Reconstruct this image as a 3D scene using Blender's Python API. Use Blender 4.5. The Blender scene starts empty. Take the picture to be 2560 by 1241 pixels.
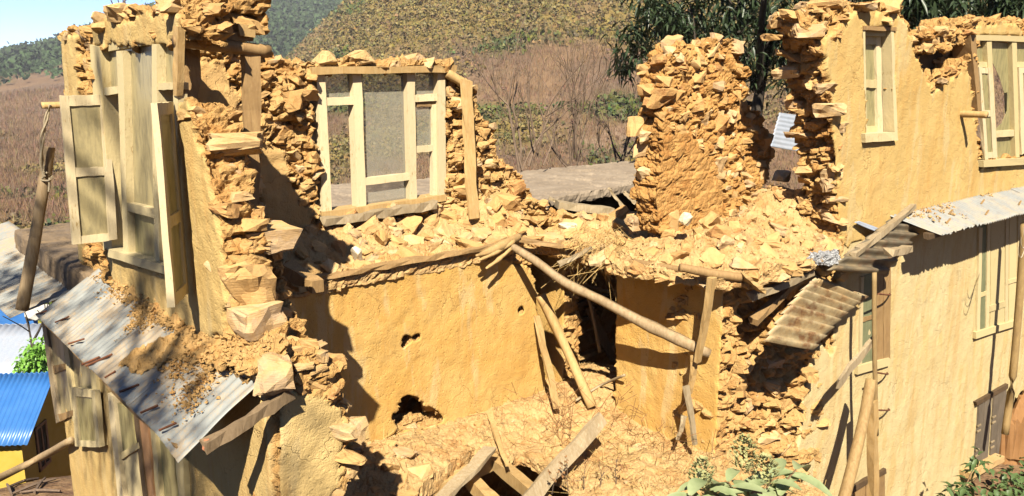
import bpy, bmesh, math, random
import numpy as np
from mathutils import Vector, Matrix
from mathutils.geometry import tessellate_polygon

scene = bpy.context.scene
COL = scene.collection
RNG = np.random.default_rng(7)
random.seed(7)

# ------------------------------------------------------------------ camera
# World: +X runs along the ruined front wall, +Y runs back into the house,
# +Z is up.  The photographer stands on the terrace uphill of the house.
CAM_Z = 5.0
FPX = 2035.48                      # focal length in pixels of a 2560 px wide frame
A_ = np.array([-1780.0, -405.5, FPX]); A_ /= np.linalg.norm(A_)
B_ = np.array([2420.0, -405.5, FPX]); B_ /= np.linalg.norm(B_)
U_ = np.cross(A_, B_)
if U_[1] > 0: U_ = -U_
MW = np.stack([B_, A_, U_])        # camera axes -> world axes
cam_d = bpy.data.cameras.new('camera')
cam = bpy.data.objects.new('camera', cam_d); COL.objects.link(cam)
cam_d.sensor_fit = 'HORIZONTAL'; cam_d.sensor_width = 36.0
cam_d.lens = 36.0 * FPX / 2560.0
cam_d.clip_start = 0.05; cam_d.clip_end = 6000
_r = MW @ np.array([1, 0, 0]); _u = MW @ np.array([0, -1, 0]); _b = MW @ np.array([0, 0, -1])
cam.matrix_world = Matrix(((_r[0], _u[0], _b[0], 0), (_r[1], _u[1], _b[1], 0), (_r[2], _u[2], _b[2], CAM_Z), (0, 0, 0, 1)))
scene.camera = cam

# ------------------------------------------------------------------ light
SUN_TRAVEL = Vector((0.50, 0.542, -0.70)).normalized()
world = bpy.data.worlds.new('World'); scene.world = world; world.use_nodes = True
wn = world.node_tree; bg = wn.nodes['Background']
sky = wn.nodes.new('ShaderNodeTexSky'); sky.sky_type = 'NISHITA'; sky.sun_disc = False
sky.sun_elevation = math.asin(-SUN_TRAVEL.z)
sky.sun_rotation = math.atan2(-SUN_TRAVEL.x, -SUN_TRAVEL.y)
sky.altitude = 1200; sky.air_density = .55; sky.dust_density = .0; sky.ozone_density = 4.0
wn.links.new(sky.outputs[0], bg.inputs[0]); bg.inputs[1].default_value = 0.058
sun_d = bpy.data.lights.new('sun', 'SUN'); sun_d.energy = 5.0; sun_d.angle = math.radians(0.53)
sun_d.color = (1.0, 0.91, 0.75)
sun = bpy.data.objects.new('sun', sun_d); COL.objects.link(sun)
sun.rotation_euler = (-SUN_TRAVEL).to_track_quat('Z', 'Y').to_euler()
sun.location = (-20, -18, 30)
scene.view_settings.view_transform = 'Standard'; scene.view_settings.look = 'None'
scene.view_settings.exposure = 1.84; scene.view_settings.gamma = 1.0
scene.view_settings.use_curve_mapping = False
scene.cycles.max_bounces = 8; scene.cycles.diffuse_bounces = 4; scene.cycles.transparent_max_bounces = 16
scene.cycles.use_adaptive_sampling = True
scene.cycles.use_denoising = True

# ------------------------------------------------------------------ surveying
def survey(px, py, axis, val):
    """Point of the sight line through photograph pixel (px, py) on the plane axis = val."""
    d = MW @ np.array([px - 1280.0, py - 620.5, FPX]); o = np.array([0, 0, CAM_Z])
    return o + d * ((val - o[axis]) / d[axis])
def on_x(pts, v): return [tuple(survey(a, b, 0, v)[[1, 2]]) for a, b in pts]     # -> (y, z)
def on_y(pts, v): return [tuple(survey(a, b, 1, v)[[0, 2]]) for a, b in pts]     # -> (x, z)
def on_z(pts, v): return [tuple(survey(a, b, 2, v)[[0, 1]]) for a, b in pts]     # -> (x, y)
def P3(px, py, axis, v): return Vector(survey(px, py, axis, v))

# ------------------------------------------------------------------ noise
def _hash(ix, iy, iz, s):
    h = (ix.astype(np.int64) * 374761393 + iy.astype(np.int64) * 668265263 + iz.astype(np.int64) * 2147483647 + s * 974634777) & 0xffffffff
    h = ((h ^ (h >> 13)) * 1274126177) & 0xffffffff
    h = ((h ^ (h >> 16)) * 2246822519) & 0xffffffff
    return ((h ^ (h >> 15)) & 0xffffff) / float(0xffffff)
def vnoise(P, s=0):
    P = np.asarray(P, float); I = np.floor(P); f = P - I; f = f * f * f * (f * (f * 6 - 15) + 10)
    I = I.astype(np.int64); r = 0
    for dx in (0, 1):
        for dy in (0, 1):
            for dz in (0, 1):
                w = (f[:, 0] if dx else 1 - f[:, 0]) * (f[:, 1] if dy else 1 - f[:, 1]) * (f[:, 2] if dz else 1 - f[:, 2])
                r = r + w * _hash(I[:, 0] + dx, I[:, 1] + dy, I[:, 2] + dz, s)
    return r * 2 - 1
def fbm(P, freq, octs=4, s=0, gain=.5):
    P = np.asarray(P, float) * freq; r = 0; a = 1; t = 0
    for o in range(octs):
        r = r + a * vnoise(P * (2.03 ** o) + 17.3 * o, s + o); t += a; a *= gain
    return r / t
def worley(P, s=0):
    """nearest and second distance, cell id and a random tilted plane per cell"""
    P = np.asarray(P, float); I = np.floor(P).astype(np.int64)
    f1 = np.full(len(P), 9.); f2 = np.full(len(P), 9.); idv = np.zeros(len(P)); tl = np.zeros(len(P))
    for dx in (-1, 0, 1):
        for dy in (-1, 0, 1):
            for dz in (-1, 0, 1):
                a, b, c = I[:, 0] + dx, I[:, 1] + dy, I[:, 2] + dz
                vx, vy, vz = P[:, 0] - a - _hash(a, b, c, s), P[:, 1] - b - _hash(a, b, c, s + 1), P[:, 2] - c - _hash(a, b, c, s + 2)
                d = np.sqrt(vx * vx + vy * vy + vz * vz)
                h = _hash(a, b, c, s + 3); t = vx * (_hash(a, b, c, s + 4) - .5) + vy * (_hash(a, b, c, s + 5) - .5) + vz * (_hash(a, b, c, s + 6) - .5)
                m = d < f1
                f2 = np.where(m, f1, np.minimum(f2, d)); idv = np.where(m, h, idv); tl = np.where(m, t, tl); f1 = np.where(m, d, f1)
    return f1, f2, idv, tl * 2
def sstep(a, b, x):
    t = np.clip((x - a) / (b - a), 0, 1); return t * t * (3 - 2 * t)
def in_poly(u, v, poly):
    r = np.zeros(len(u), bool); n = len(poly)
    for i in range(n):
        x0, y0 = poly[i]; x1, y1 = poly[(i + 1) % n]
        c = ((y0 > v) != (y1 > v)) & (u < (x1 - x0) * (v - y0) / (y1 - y0 + 1e-12) + x0)
        r ^= c
    return r
def poly_dist(u, v, poly):
    d = np.full(len(u), 9.); n = len(poly)
    for i in range(n):
        x0, y0 = poly[i]; x1, y1 = poly[(i + 1) % n]
        ex, ey = x1 - x0, y1 - y0; t = np.clip(((u - x0) * ex + (v - y0) * ey) / (ex * ex + ey * ey + 1e-12), 0, 1)
        d = np.minimum(d, np.hypot(u - x0 - t * ex, v - y0 - t * ey))
    return d

# ------------------------------------------------------------------ objects
def mesh_from(name, V, F, mat=None, smooth=False):
    me = bpy.data.meshes.new(name); me.from_pydata([tuple(map(float, v)) for v in V], [], [tuple(map(int, f)) for f in F]); me.update()
    if mat is not None: me.materials.append(mat)
    if smooth: me.polygons.foreach_set('use_smooth', [True] * len(me.polygons))
    return me
def link(name, me, parent=None):
    o = bpy.data.objects.new(name, me); COL.objects.link(o)
    if parent is not None: o.parent = parent
    return o
def tag(o, label=None, cat=None, group=None, kind=None):
    if label: o['label'] = label
    if cat: o['category'] = cat
    if group: o['group'] = group
    if kind or cat: o['kind'] = kind or 'thing'
    return o
def thing(name, label, cat, loc=(0, 0, 0), group=None):
    o = bpy.data.objects.new(name, None); COL.objects.link(o); o.location = loc; o.empty_display_size = .1
    return tag(o, label, cat, group)
def fattr(me, name, vals):
    a = me.attributes.new(name, 'FLOAT', 'POINT'); a.data.foreach_set('value', np.asarray(vals, np.float32))

class MB:
    """collects shapes and links them as one mesh object"""
    def __init__(self): self.V = []; self.F = []
    def add(self, V, F):
        n = len(self.V); self.V += [tuple(map(float, v)) for v in V]; self.F += [tuple(i + n for i in f) for f in F]
    def hexa(self, c):       # eight corners: 0-3 bottom loop, 4-7 top loop
        self.add(c, [(3, 2, 1, 0), (4, 5, 6, 7), (0, 1, 5, 4), (1, 2, 6, 5), (2, 3, 7, 6), (3, 0, 4, 7)])
    def box(self, a, b):
        (x0, y0, z0), (x1, y1, z1) = a, b
        self.hexa([(x0, y0, z0), (x1, y0, z0), (x1, y1, z0), (x0, y1, z0), (x0, y0, z1), (x1, y0, z1), (x1, y1, z1), (x0, y1, z1)])
    def loft(self, rings, cap=True):
        n = len(rings[0]); V = [p for r in rings for p in r]; F = []
        for i in range(len(rings) - 1):
            for k in range(n):
                F.append((i * n + k, i * n + (k + 1) % n, (i + 1) * n + (k + 1) % n, (i + 1) * n + k))
        if cap: F.append(tuple(range(n))[::-1]); F.append(tuple(range((len(rings) - 1) * n, len(rings) * n)))
        self.add(V, F)
    def timber(self, p0, p1, w, h, up=(0, 0, 1), seg=6, jag=.006, taper=1.0, bow=0.0, seed=0, split=.0):
        """sawn timber: slightly uneven rectangular section, ends not square"""
        rg = np.random.default_rng(seed + 11); p0 = Vector(p0); p1 = Vector(p1); d = (p1 - p0); L = d.length; d.normalize()
        up = Vector(up); s = d.cross(up)
        if s.length < 1e-3: s = d.cross(Vector((1, 0, 0)))
        s.normalize(); t = s.cross(d); rings = []
        for i in range(seg + 1):
            k = i / seg; c = p0 + d * (L * k) + t * (bow * 4 * k * (1 - k)) ; q = 1 + (taper - 1) * k
            r = []
            for a, b in ((-1, -1), (1, -1), (1, 1), (-1, 1)):
                e = rg.normal(0, jag, 2); sh = d * (rg.normal(0, split) if i in (0, seg) else 0)
                r.append(c + s * (a * w / 2 * q + e[0]) + t * (b * h / 2 * q + e[1]) + sh)
            rings.append(r)
        self.loft(rings)
    def log(self, pts, rad, n=10, seed=0, rough=.06):
        """round pole through the given points with radii"""
        rg = np.random.default_rng(seed + 3); pts = [Vector(p) for p in pts]
        if not hasattr(rad, '__len__'): rad = [rad] * len(pts)
        # resample (Catmull-Rom)
        Q = []; R = []; m = len(pts); per = max(2, int(14 / m) + 1)
        for i in range(m - 1):
            a, b, c, e = pts[max(i - 1, 0)], pts[i], pts[i + 1], pts[min(i + 2, m - 1)]
            for k in range(per):
                t = k / per
                Q.append(.5 * ((2 * b) + (c - a) * t + (2 * a - 5 * b + 4 * c - e) * t * t + (3 * b - a - 3 * c + e) * t ** 3)); R.append(rad[i] + (rad[i + 1] - rad[i]) * t)
        Q.append(pts[-1]); R.append(rad[-1]); rings = []
        ph = rg.uniform(0, 6.28, 3); base = 1 + rough * rg.normal(0, 1, n)
        for i, q in enumerate(Q):
            d = (Q[min(i + 1, len(Q) - 1)] - Q[max(i - 1, 0)]).normalized()
            s = d.cross(Vector((0, 0, 1)));  s = s if s.length > 1e-3 else d.cross(Vector((1, 0, 0))); s.normalize(); t = s.cross(d)
            j = base * (1 + rough * .22 * rg.normal(0, 1, n)) * (1 + rough * .35 * rg.normal())
            rings.append([q + (s * math.cos(2 * math.pi * k / n) + t * math.sin(2 * math.pi * k / n)) * (R[i] * j[k]) for k in range(n)])
        self.loft(rings)
    def build(self, name, mat, parent=None, smooth=False):
        return link(name, mesh_from(name, self.V, self.F, mat, smooth), parent)
# ------------------------------------------------------------------ materials
ALB = .55      # all colours below were matched at one exposure; this sets how much light the surfaces really return
class N:
    def __init__(self, name):
        self.m = bpy.data.materials.new(name); self.m.use_nodes = True; self.t = self.m.node_tree
        self.b = self.t.nodes['Principled BSDF']; self.out = self.t.nodes['Material Output']
    def n(self, typ, **kw):
        x = self.t.nodes.new('ShaderNode' + typ)
        for k, v in kw.items(): setattr(x, k, v)
        return x
    def l(self, a, b): self.t.links.new(a, b)
    def set(self, sock, v):
        if hasattr(v, 'is_linked') or hasattr(v, 'links'): self.l(v, sock)
        else: sock.default_value = v
    def pos(self, scale=(1, 1, 1), obj=False):
        if obj: src = self.n('TexCoord').outputs['Object']
        else: src = self.n('NewGeometry').outputs['Position']
        mp = self.n('Mapping'); mp.inputs['Scale'].default_value = scale; self.l(src, mp.inputs['Vector']); return mp.outputs[0]
    def noise(self, vec, scale, detail=6, rough=.6, dist=0.0):
        x = self.n('TexNoise'); self.l(vec, x.inputs['Vector']); x.inputs['Scale'].default_value = scale
        x.inputs['Detail'].default_value = detail; x.inputs['Roughness'].default_value = rough; x.inputs['Distortion'].default_value = dist
        return x.outputs['Fac']
    def voro(self, vec, scale, feat='F1', out='Distance'):
        x = self.n('TexVoronoi', feature=feat); self.l(vec, x.inputs['Vector']); x.inputs['Scale'].default_value = scale; return x.outputs[out]
    def ramp(self, fac, stops, interp='LINEAR'):
        x = self.n('ValToRGB'); x.color_ramp.interpolation = interp; e = x.color_ramp.elements
        while len(e) < len(stops): e.new(.5)
        for i, (p, c) in enumerate(stops):
            e[i].position = p; e[i].color = (*c, 1) if len(c) == 3 else c
        self.l(fac, x.inputs[0]); return x.outputs[0]
    def mix(self, fac, a, b, mode='MIX'):
        x = self.n('Mix', data_type='RGBA', blend_type=mode)
        self.set(x.inputs[0], fac)
        for s, v in ((x.inputs[6], a), (x.inputs[7], b)):
            if isinstance(v, tuple): s.default_value = (*v, 1) if len(v) == 3 else v
            else: self.l(v, s)
        return x.outputs[2]
    def math(self, op, a, b=0.0, c=None):
        x = self.n('Math', operation=op); self.set(x.inputs[0], a); self.set(x.inputs[1], b)
        if c is not None: self.set(x.inputs[2], c)
        return x.outputs[0]
    def attr(self, name, out='Fac'):
        x = self.n('Attribute', attribute_name=name); return x.outputs[out]
    def rand(self): return self.n('ObjectInfo').outputs['Random']
    def bump(self, h, strength=.5, dist=.01, prev=None):
        x = self.n('Bump'); x.inputs['Strength'].default_value = strength; x.inputs['Distance'].default_value = dist
        self.l(h, x.inputs['Height'])
        if prev is not None: self.l(prev, x.inputs['Normal'])
        return x.outputs[0]
    def done(self, col, rough=.9, normal=None, spec=.2, metal=0.0, alpha=None):
        col = tuple(c * ALB for c in col) if isinstance(col, tuple) else self.mix(1.0, col, (ALB, ALB, ALB), 'MULTIPLY')
        self.set(self.b.inputs['Base Color'], (*col, 1) if isinstance(col, tuple) else col)
        self.set(self.b.inputs['Roughness'], rough); self.b.inputs['Specular IOR Level'].default_value = spec
        self.set(self.b.inputs['Metallic'], metal)
        if normal is not None: self.l(normal, self.b.inputs['Normal'])
        if alpha is not None: self.set(self.b.inputs['Alpha'], alpha)
        return self.m

def mat_wall(name, plaster_a, plaster_b, mud_a, mud_b, streak=0.0, grey=None):
    """mud masonry under a mud plaster; the 'plaster' attribute says where the plaster still holds"""
    k = N(name); p = k.pos(); ps = k.pos((1, 1, .22))
    n1 = k.noise(p, 1.6, 5, .6); n2 = k.noise(p, 9, 6, .65); n3 = k.noise(p, 46, 5, .7); n4 = k.noise(ps, 5, 5, .6, .3)
    pl = k.mix(k.ramp(n1, [(.35, (0, 0, 0)), (.65, (1, 1, 1))]), plaster_a, plaster_b)
    nb = k.noise(p, .9, 6, .72, .8); pl = k.mix(k.math('MULTIPLY', k.ramp(nb, [(.50, (0, 0, 0)), (.62, (1, 1, 1))]), streak * .6), pl, (plaster_a[0] * .93, plaster_a[1] * .84, plaster_a[2] * .68))
    pl = k.mix(k.math('MULTIPLY', k.ramp(n2, [(.45, (0, 0, 0)), (.72, (1, 1, 1))]), .35), pl, tuple(c * .72 for c in plaster_b))
    if grey: pl = k.mix(k.math('MULTIPLY', k.ramp(n4, [(.54, (0, 0, 0)), (.61, (1, 1, 1))]), streak), pl, grey)
    md = k.mix(k.ramp(n2, [(.3, (0, 0, 0)), (.7, (1, 1, 1))]), mud_a, mud_b)
    md = k.mix(k.math('MULTIPLY', k.ramp(n1, [(.42, (0, 0, 0)), (.68, (1, 1, 1))]), .35), md, tuple(c * .78 for c in mud_b))
    md = k.mix(k.math('MULTIPLY', k.ramp(n3, [(.4, (0, 0, 0)), (.7, (1, 1, 1))]), .5), md, tuple(min(1, c * 1.2) for c in mud_a))
    n5 = k.noise(p, 3.6, 6, .75, .6); md = k.mix(k.math('MULTIPLY', k.ramp(n5, [(.50, (0, 0, 0)), (.62, (1, 1, 1))]), .6), md, (mud_b[0] * .85, mud_b[1] * .68, mud_b[2] * .55))
    a = k.attr('plaster')
    wv = k.n('VectorMath', operation='ADD'); k.l(p, wv.inputs[0]); nz = k.n('TexNoise'); k.l(p, nz.inputs['Vector']); nz.inputs['Scale'].default_value = 5; nz.inputs['Detail'].default_value = 5; sc_ = k.n('VectorMath', operation='SCALE'); k.l(nz.outputs['Color'], sc_.inputs[0]); sc_.inputs['Scale'].default_value = .5; k.l(sc_.outputs[0], wv.inputs[1])
    ck = k.voro(wv.outputs[0], 1.5, 'DISTANCE_TO_EDGE'); ck = k.math('MULTIPLY', k.ramp(ck, [(.0, (1, 1, 1)), (.009, (0, 0, 0))]), k.ramp(n1, [(.48, (0, 0, 0)), (.58, (1, 1, 1))]))
    pl = k.mix(k.math('MULTIPLY', ck, .3), pl, tuple(c * .4 for c in mud_b))
    rs = k.noise(k.pos((2.6, 2.6, .35)), 2.0, 5, .65, .3); pl = k.mix(k.math('MULTIPLY', k.ramp(rs, [(.50, (0, 0, 0)), (.70, (1, 1, 1))]), .6), pl, (plaster_b[0] * .82, plaster_b[1] * .66, plaster_b[2] * .5))
    col = k.mix(a, md, pl)
    # straw flecks and pits
    vo = k.voro(p, 60); col = k.mix(k.math('MULTIPLY', k.ramp(vo, [(.0, (1, 1, 1)), (.12, (0, 0, 0))]), .35), col, tuple(c * .5 for c in mud_b))
    hgt = k.math('ADD', k.math('MULTIPLY', n3, .5), k.math('MULTIPLY', k.noise(p, 120, 3, .6), .35))
    hgt = k.math('ADD', hgt, k.math('MULTIPLY', n2, 1.0)); hgt = k.math('SUBTRACT', hgt, k.math('MULTIPLY', ck, .5)); hgt = k.math('SUBTRACT', hgt, k.math('MULTIPLY', k.ramp(k.voro(p, 24), [(.0, (1, 1, 1)), (.25, (0, 0, 0))]), .35))
    st = k.math('MULTIPLY_ADD', a, -.40, .95)
    b = k.n('Bump'); b.inputs['Distance'].default_value = .03; k.l(hgt, b.inputs['Height']); k.l(st, b.inputs['Strength'])
    return k.done(col, .95, b.outputs[0], .08)

def mat_stone(name, cols):
    k = N(name); p = k.pos((1, 1, 1), True); pl = k.pos((2.5, 2.5, 16), True); w = k.pos(); up = k.n('SeparateXYZ'); k.l(k.n('NewGeometry').outputs['Normal'], up.inputs[0])
    r = k.rand()
    base = k.ramp(r, [(i / len(cols), c) for i, c in enumerate(cols)], 'CONSTANT')
    n1 = k.noise(pl, 2.2, 5, .65, .6); n2 = k.noise(w, 14, 6, .7); n3 = k.noise(w, 70, 4, .7)
    col = k.mix(k.math('MULTIPLY', k.ramp(n1, [(.35, (0, 0, 0)), (.7, (1, 1, 1))]), .5), base, (.66, .45, .22))
    col = k.mix(k.math('MULTIPLY', k.ramp(n2, [(.45, (0, 0, 0)), (.65, (1, 1, 1))]), .45), col, (.54, .32, .125))
    col = k.mix(k.math('MULTIPLY', k.ramp(n3, [(.5, (0, 0, 0)), (.75, (1, 1, 1))]), .4), col, (.66, .46, .25))
    lay = k.noise(k.pos((1.2, 1.2, 30), True), 1.6, 4, .6, .8); col = k.mix(k.math('MULTIPLY', k.ramp(lay, [(.58, (0, 0, 0)), (.72, (1, 1, 1))]), .35), col, (.42, .23, .08))
    dst = k.math('MULTIPLY', k.ramp(up.outputs[2], [(.35, (0, 0, 0)), (.9, (1, 1, 1))]), k.ramp(n2, [(.35, (0, 0, 0)), (.55, (1, 1, 1))])); col = k.mix(k.math('MULTIPLY', dst, .5), col, (.60, .38, .16))
    mud = k.ramp(k.noise(w, 6, 6, .7), [(.47, (0, 0, 0)), (.55, (1, 1, 1))]); col = k.mix(k.math('MULTIPLY', mud, .5), col, (.58, .355, .135))
    h = k.math('MULTIPLY', lay, -1.2); h = k.math('ADD', h, k.math('ADD', k.math('MULTIPLY', n1, .8), k.math('MULTIPLY', n3, .6))); h = k.math('ADD', h, k.math('MULTIPLY', n2, 1.2))
    return k.done(col, .92, k.bump(h, .55, .012), .08)

def mat_wood(name, a, b, dark=.5, paint=None, paint_amt=.0, rough=.75):
    """weathered timber: grain runs along the longest way of each piece through stretched noise in object space"""
    k = N(name); p = k.pos(); r = k.rand()
    off = k.n('VectorMath', operation='ADD'); k.l(p, off.inputs[0]); cmb = k.n('CombineXYZ'); k.l(k.math('MULTIPLY', r, 37.), cmb.inputs[0]); k.l(cmb.outputs[0], off.inputs[1])
    q = k.n('Mapping'); q.inputs['Scale'].default_value = (14, 14, 2.2); k.l(off.outputs[0], q.inputs['Vector'])
    g = k.noise(q.outputs[0], 3.0, 6, .65, .5); n2 = k.noise(p, 5, 5, .6); n3 = k.noise(p, 55, 4, .65)
    col = k.mix(k.ramp(g, [(.3, (0, 0, 0)), (.7, (1, 1, 1))]), a, b)
    col = k.mix(k.math('MULTIPLY', k.ramp(n2, [(.45, (0, 0, 0)), (.75, (1, 1, 1))]), dark), col, tuple(c * .45 for c in b))
    if paint:
        q2 = k.n('Mapping'); q2.inputs['Scale'].default_value = (60, 60, 14); k.l(off.outputs[0], q2.inputs['Vector']); n4 = k.noise(q2.outputs[0], 1.0, 6, .7, .4)
        m = k.math('ADD', k.math('MULTIPLY', n2, .35), k.math('MULTIPLY', n4, .65))
        msk = k.ramp(m, [(.50 + paint_amt * .14 - .05, (1, 1, 1)), (.50 + paint_amt * .14 + .02, (0, 0, 0))])
        col = k.mix(msk, col, paint)
    col = k.mix(k.math('MULTIPLY', k.math('SUBTRACT', r, .5), .35), col, (.02, .015, .01))
    return k.done(col, rough, k.bump(k.math('ADD', g, k.math('MULTIPLY', n3, .4)), .55, .008), .25)

def mat_plain(name, a, b, scale=8, rough=.85, bump=.4, metal=0., spec=.2, detail=5, dist=.01):
    k = N(name); p = k.pos(); n1 = k.noise(p, scale, detail, .65); n2 = k.noise(p, scale * 5.3, 4, .6)
    col = k.mix(k.ramp(n1, [(.35, (0, 0, 0)), (.68, (1, 1, 1))]), a, b)
    return k.done(col, rough, k.bump(k.math('ADD', n1, k.math('MULTIPLY', n2, .5)), bump, dist), spec, metal)

def mat_glass(name, dirt, alpha, streak=.5, dark=(.10, .095, .06), fade=None):
    """window pane under dust: the film lets part of the view through; runs of washed glass go down it"""
    k = N(name); p = k.pos((7, 7, 1.8)); g = k.pos()
    s = k.noise(p, 2.2, 5, .65, .2); n2 = k.noise(g, 4, 5, .6); n3 = k.noise(g, 60, 4, .6)
    msk = k.ramp(s, [(.46, (0, 0, 0)), (.62, (1, 1, 1))])
    col = k.mix(k.math('MULTIPLY', msk, streak), dirt, dark)
    col = k.mix(k.math('MULTIPLY', k.ramp(n2, [(.4, (0, 0, 0)), (.7, (1, 1, 1))]), .3), col, tuple(c * .75 for c in dirt))
    al = k.math('MULTIPLY_ADD', msk, -streak * .25, alpha)
    al = k.math('ADD', al, k.math('MULTIPLY', k.math('SUBTRACT', n3, .5), .12)); al = k.math('ADD', al, k.math('MULTIPLY', k.math('SUBTRACT', k.noise(k.pos((2, 2, 3)), 1.6, 4, .6), .5), fade or .1))
    return k.done(col, .35, k.bump(n2, .05, .01), .45, 0., al)

def mat_tin(name, a, b, mud=(.50, .32, .13), mud_amt=.5, rust=(.16, .07, .03), rust_amt=.4, metal=.35, rough=.55):
    k = N(name); p = k.pos(); n1 = k.noise(p, 2.6, 6, .65); n2 = k.noise(p, 11, 6, .7); n3 = k.noise(p, 60, 4, .7)
    col = k.mix(k.ramp(n2, [(.35, (0, 0, 0)), (.7, (1, 1, 1))]), a, b)
    col = k.mix(k.math('MULTIPLY', k.ramp(k.noise(k.pos((2, 6, 2)), 3, 5, .6), [(.52, (0, 0, 0)), (.66, (1, 1, 1))]), rust_amt), col, rust)
    mm = k.ramp(k.math('ADD', k.math('MULTIPLY', n1, .6), k.math('MULTIPLY', n3, .4)), [(.47, (0, 0, 0)), (.57, (1, 1, 1))])
    f = k.math('MULTIPLY', mm, mud_amt)
    col = k.mix(f, col, mud)
    return k.done(col, k.math('MULTIPLY_ADD', f, .3, rough), k.bump(n3, .25, .006), .35, k.math('MULTIPLY', k.math('SUBTRACT', 1., f), metal))

M = {}
M['front'] = mat_wall('front_plaster', (.60, .41, .15), (.66, .46, .18), (.60, .37, .145), (.48, .27, .09), .5, (.62, .50, .27))
M['lower'] = mat_wall('lower_front_plaster', (.65, .52, .265), (.68, .555, .305), (.60, .37, .145), (.48, .27, .09), .5, (.60, .42, .16))
M['room'] = mat_wall('room_plaster', (.62, .37, .105), (.66, .43, .15), (.60, .37, .15), (.50, .29, .10), .55, (.66, .50, .26))
M['left'] = mat_wall('left_plaster', (.60, .42, .165), (.64, .46, .20), (.60, .37, .145), (.48, .27, .09), .35, (.62, .49, .27))
M['rubble'] = mat_wall('rubble_earth', (.56, .355, .14), (.60, .39, .165), (.60, .38, .16), (.50, .29, .10))
M['dust'] = mat_wall('pale_rubble_dust', (.60, .415, .20), (.64, .45, .225), (.63, .43, .205), (.54, .33, .13))
M['cross'] = mat_wall('cross_wall_mud', (.6, .36, .13), (.6, .36, .13), (.58, .335, .12), (.46, .235, .07))
M['stone'] = mat_stone('wall_stone', [(.62, .37, .145), (.68, .45, .21), (.56, .30, .10), (.64, .40, .17), (.46, .24, .075), (.74, .55, .32), (.60, .35, .13), (.50, .36, .22), (.48, .21, .065), (.68, .46, .23), (.56, .40, .25)])
M['quartz'] = mat_plain('pale_stone', (.72, .66, .52), (.62, .45, .22), 7, .7, .7, dist=.03)
M['wood_white'] = mat_wood('peeling_white_wood', (.60, .45, .22), (.46, .31, .12), .3, (.72, .59, .36), .8)
M['wood_cream'] = mat_wood('cream_painted_wood', (.60, .46, .21), (.50, .36, .14), .2, (.66, .53, .27), .9)
M['wood_worn'] = mat_wood('worn_window_wood', (.54, .41, .20), (.44, .31, .13), .3, (.66, .54, .30), .8)
M['wood_raw'] = mat_wood('raw_timber', (.58, .40, .18), (.46, .28, .10), .35)
M['wood_grey'] = mat_wood('grey_timber', (.46, .37, .24), (.32, .23, .12), .4)
M['wood_brown'] = mat_wood('brown_timber', (.42, .27, .115), (.30, .175, .07), .35)
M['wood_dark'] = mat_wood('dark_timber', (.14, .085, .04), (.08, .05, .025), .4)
M['bark'] = mat_wood('bark', (.46, .34, .20), (.28, .185, .09), .5)
M['rafter'] = mat_wood('weathered_rafter', (.30, .21, .12), (.19, .125, .065), .5)
M['pane_dusty'] = mat_glass('dusty_pane', (.45, .37, .19), .96, .5, (.19, .175, .115))
M['pane_grey'] = mat_glass('grey_dust_pane', (.36, .34, .27), .44, .22, (.25, .24, .19), .7)
M['pane_olive'] = mat_glass('olive_dust_pane', (.40, .35, .165), .95, .4, (.12, .12, .06))
M['tin_pale'] = mat_tin('pale_corrugated_tin', (.31, .325, .31), (.265, .275, .26), mud_amt=.5, rust_amt=.08, metal=.05)
M['tin_old'] = mat_tin('old_corrugated_tin', (.44, .36, .21), (.22, .15, .075), mud_amt=.45, rust_amt=.95, metal=.1)
M['tin_dust'] = mat_tin('dusty_corrugated_tin', (.29, .30, .29), (.23, .24, .235), mud=(.50, .38, .20), mud_amt=.35, rust_amt=.15, metal=.05)
M['tin_silver'] = mat_tin('silver_sheet', (.42, .47, .56), (.36, .41, .50), mud_amt=.1, rust_amt=.05, metal=.2)
M['concrete'] = mat_plain('weathered_concrete', (.25, .195, .14), (.33, .265, .195), 2.2, .9, .5)
M['dark'] = mat_plain('shade_black', (.05, .03, .015), (.03, .02, .01), 6)  # near-black standing in for shade under the slab and behind a pane
M['shutter_green'] = mat_wood('faded_green_board', (.24, .25, .13), (.16, .17, .09), .4)
M['wood_greydark'] = mat_wood('dark_grey_boards', (.20, .16, .115), (.14, .11, .08), .4)
M['wood_redbrown'] = mat_wood('red_brown_board', (.42, .24, .12), (.32, .16, .07), .3)
M['tin_dark'] = mat_tin('dark_tin', (.20, .165, .11), (.09, .075, .05), mud=(.40, .28, .13), mud_amt=.35, rust_amt=.6, metal=.1)  # dark brown base with patches of rust and mud
M['rope'] = mat_plain('old_rope', (.46, .38, .26), (.34, .27, .17), 30)
M['brick'] = mat_plain('red_brick', (.50, .20, .10), (.40, .15, .07), 14)
M['rust'] = mat_plain('rusty_iron', (.22, .085, .04), (.13, .05, .025), 20)
M['terrace'] = mat_plain('dark_stone_terrace', (.16, .12, .085), (.26, .18, .10), 4, .9, .5, dist=.01)
M['mudslab'] = mat_plain('brown_mud', (.42, .25, .09), (.50, .31, .12), 8, .95, .8, dist=.03)
M['rubble_block'] = mat_plain('mud_coated_stone', (.58, .37, .155), (.64, .44, .21), 9, .95, .8, dist=.03)
M['foil'] = mat_plain('silver_foil', (.62, .62, .62), (.45, .46, .48), 30, .35, .8, .7, .5, dist=.03)
M['bamboo'] = mat_wood('dry_bamboo', (.42, .29, .12), (.30, .19, .08), .3)
M['bark2'] = mat_wood('rough_bark', (.44, .30, .13), (.30, .18, .07), .4)

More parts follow.
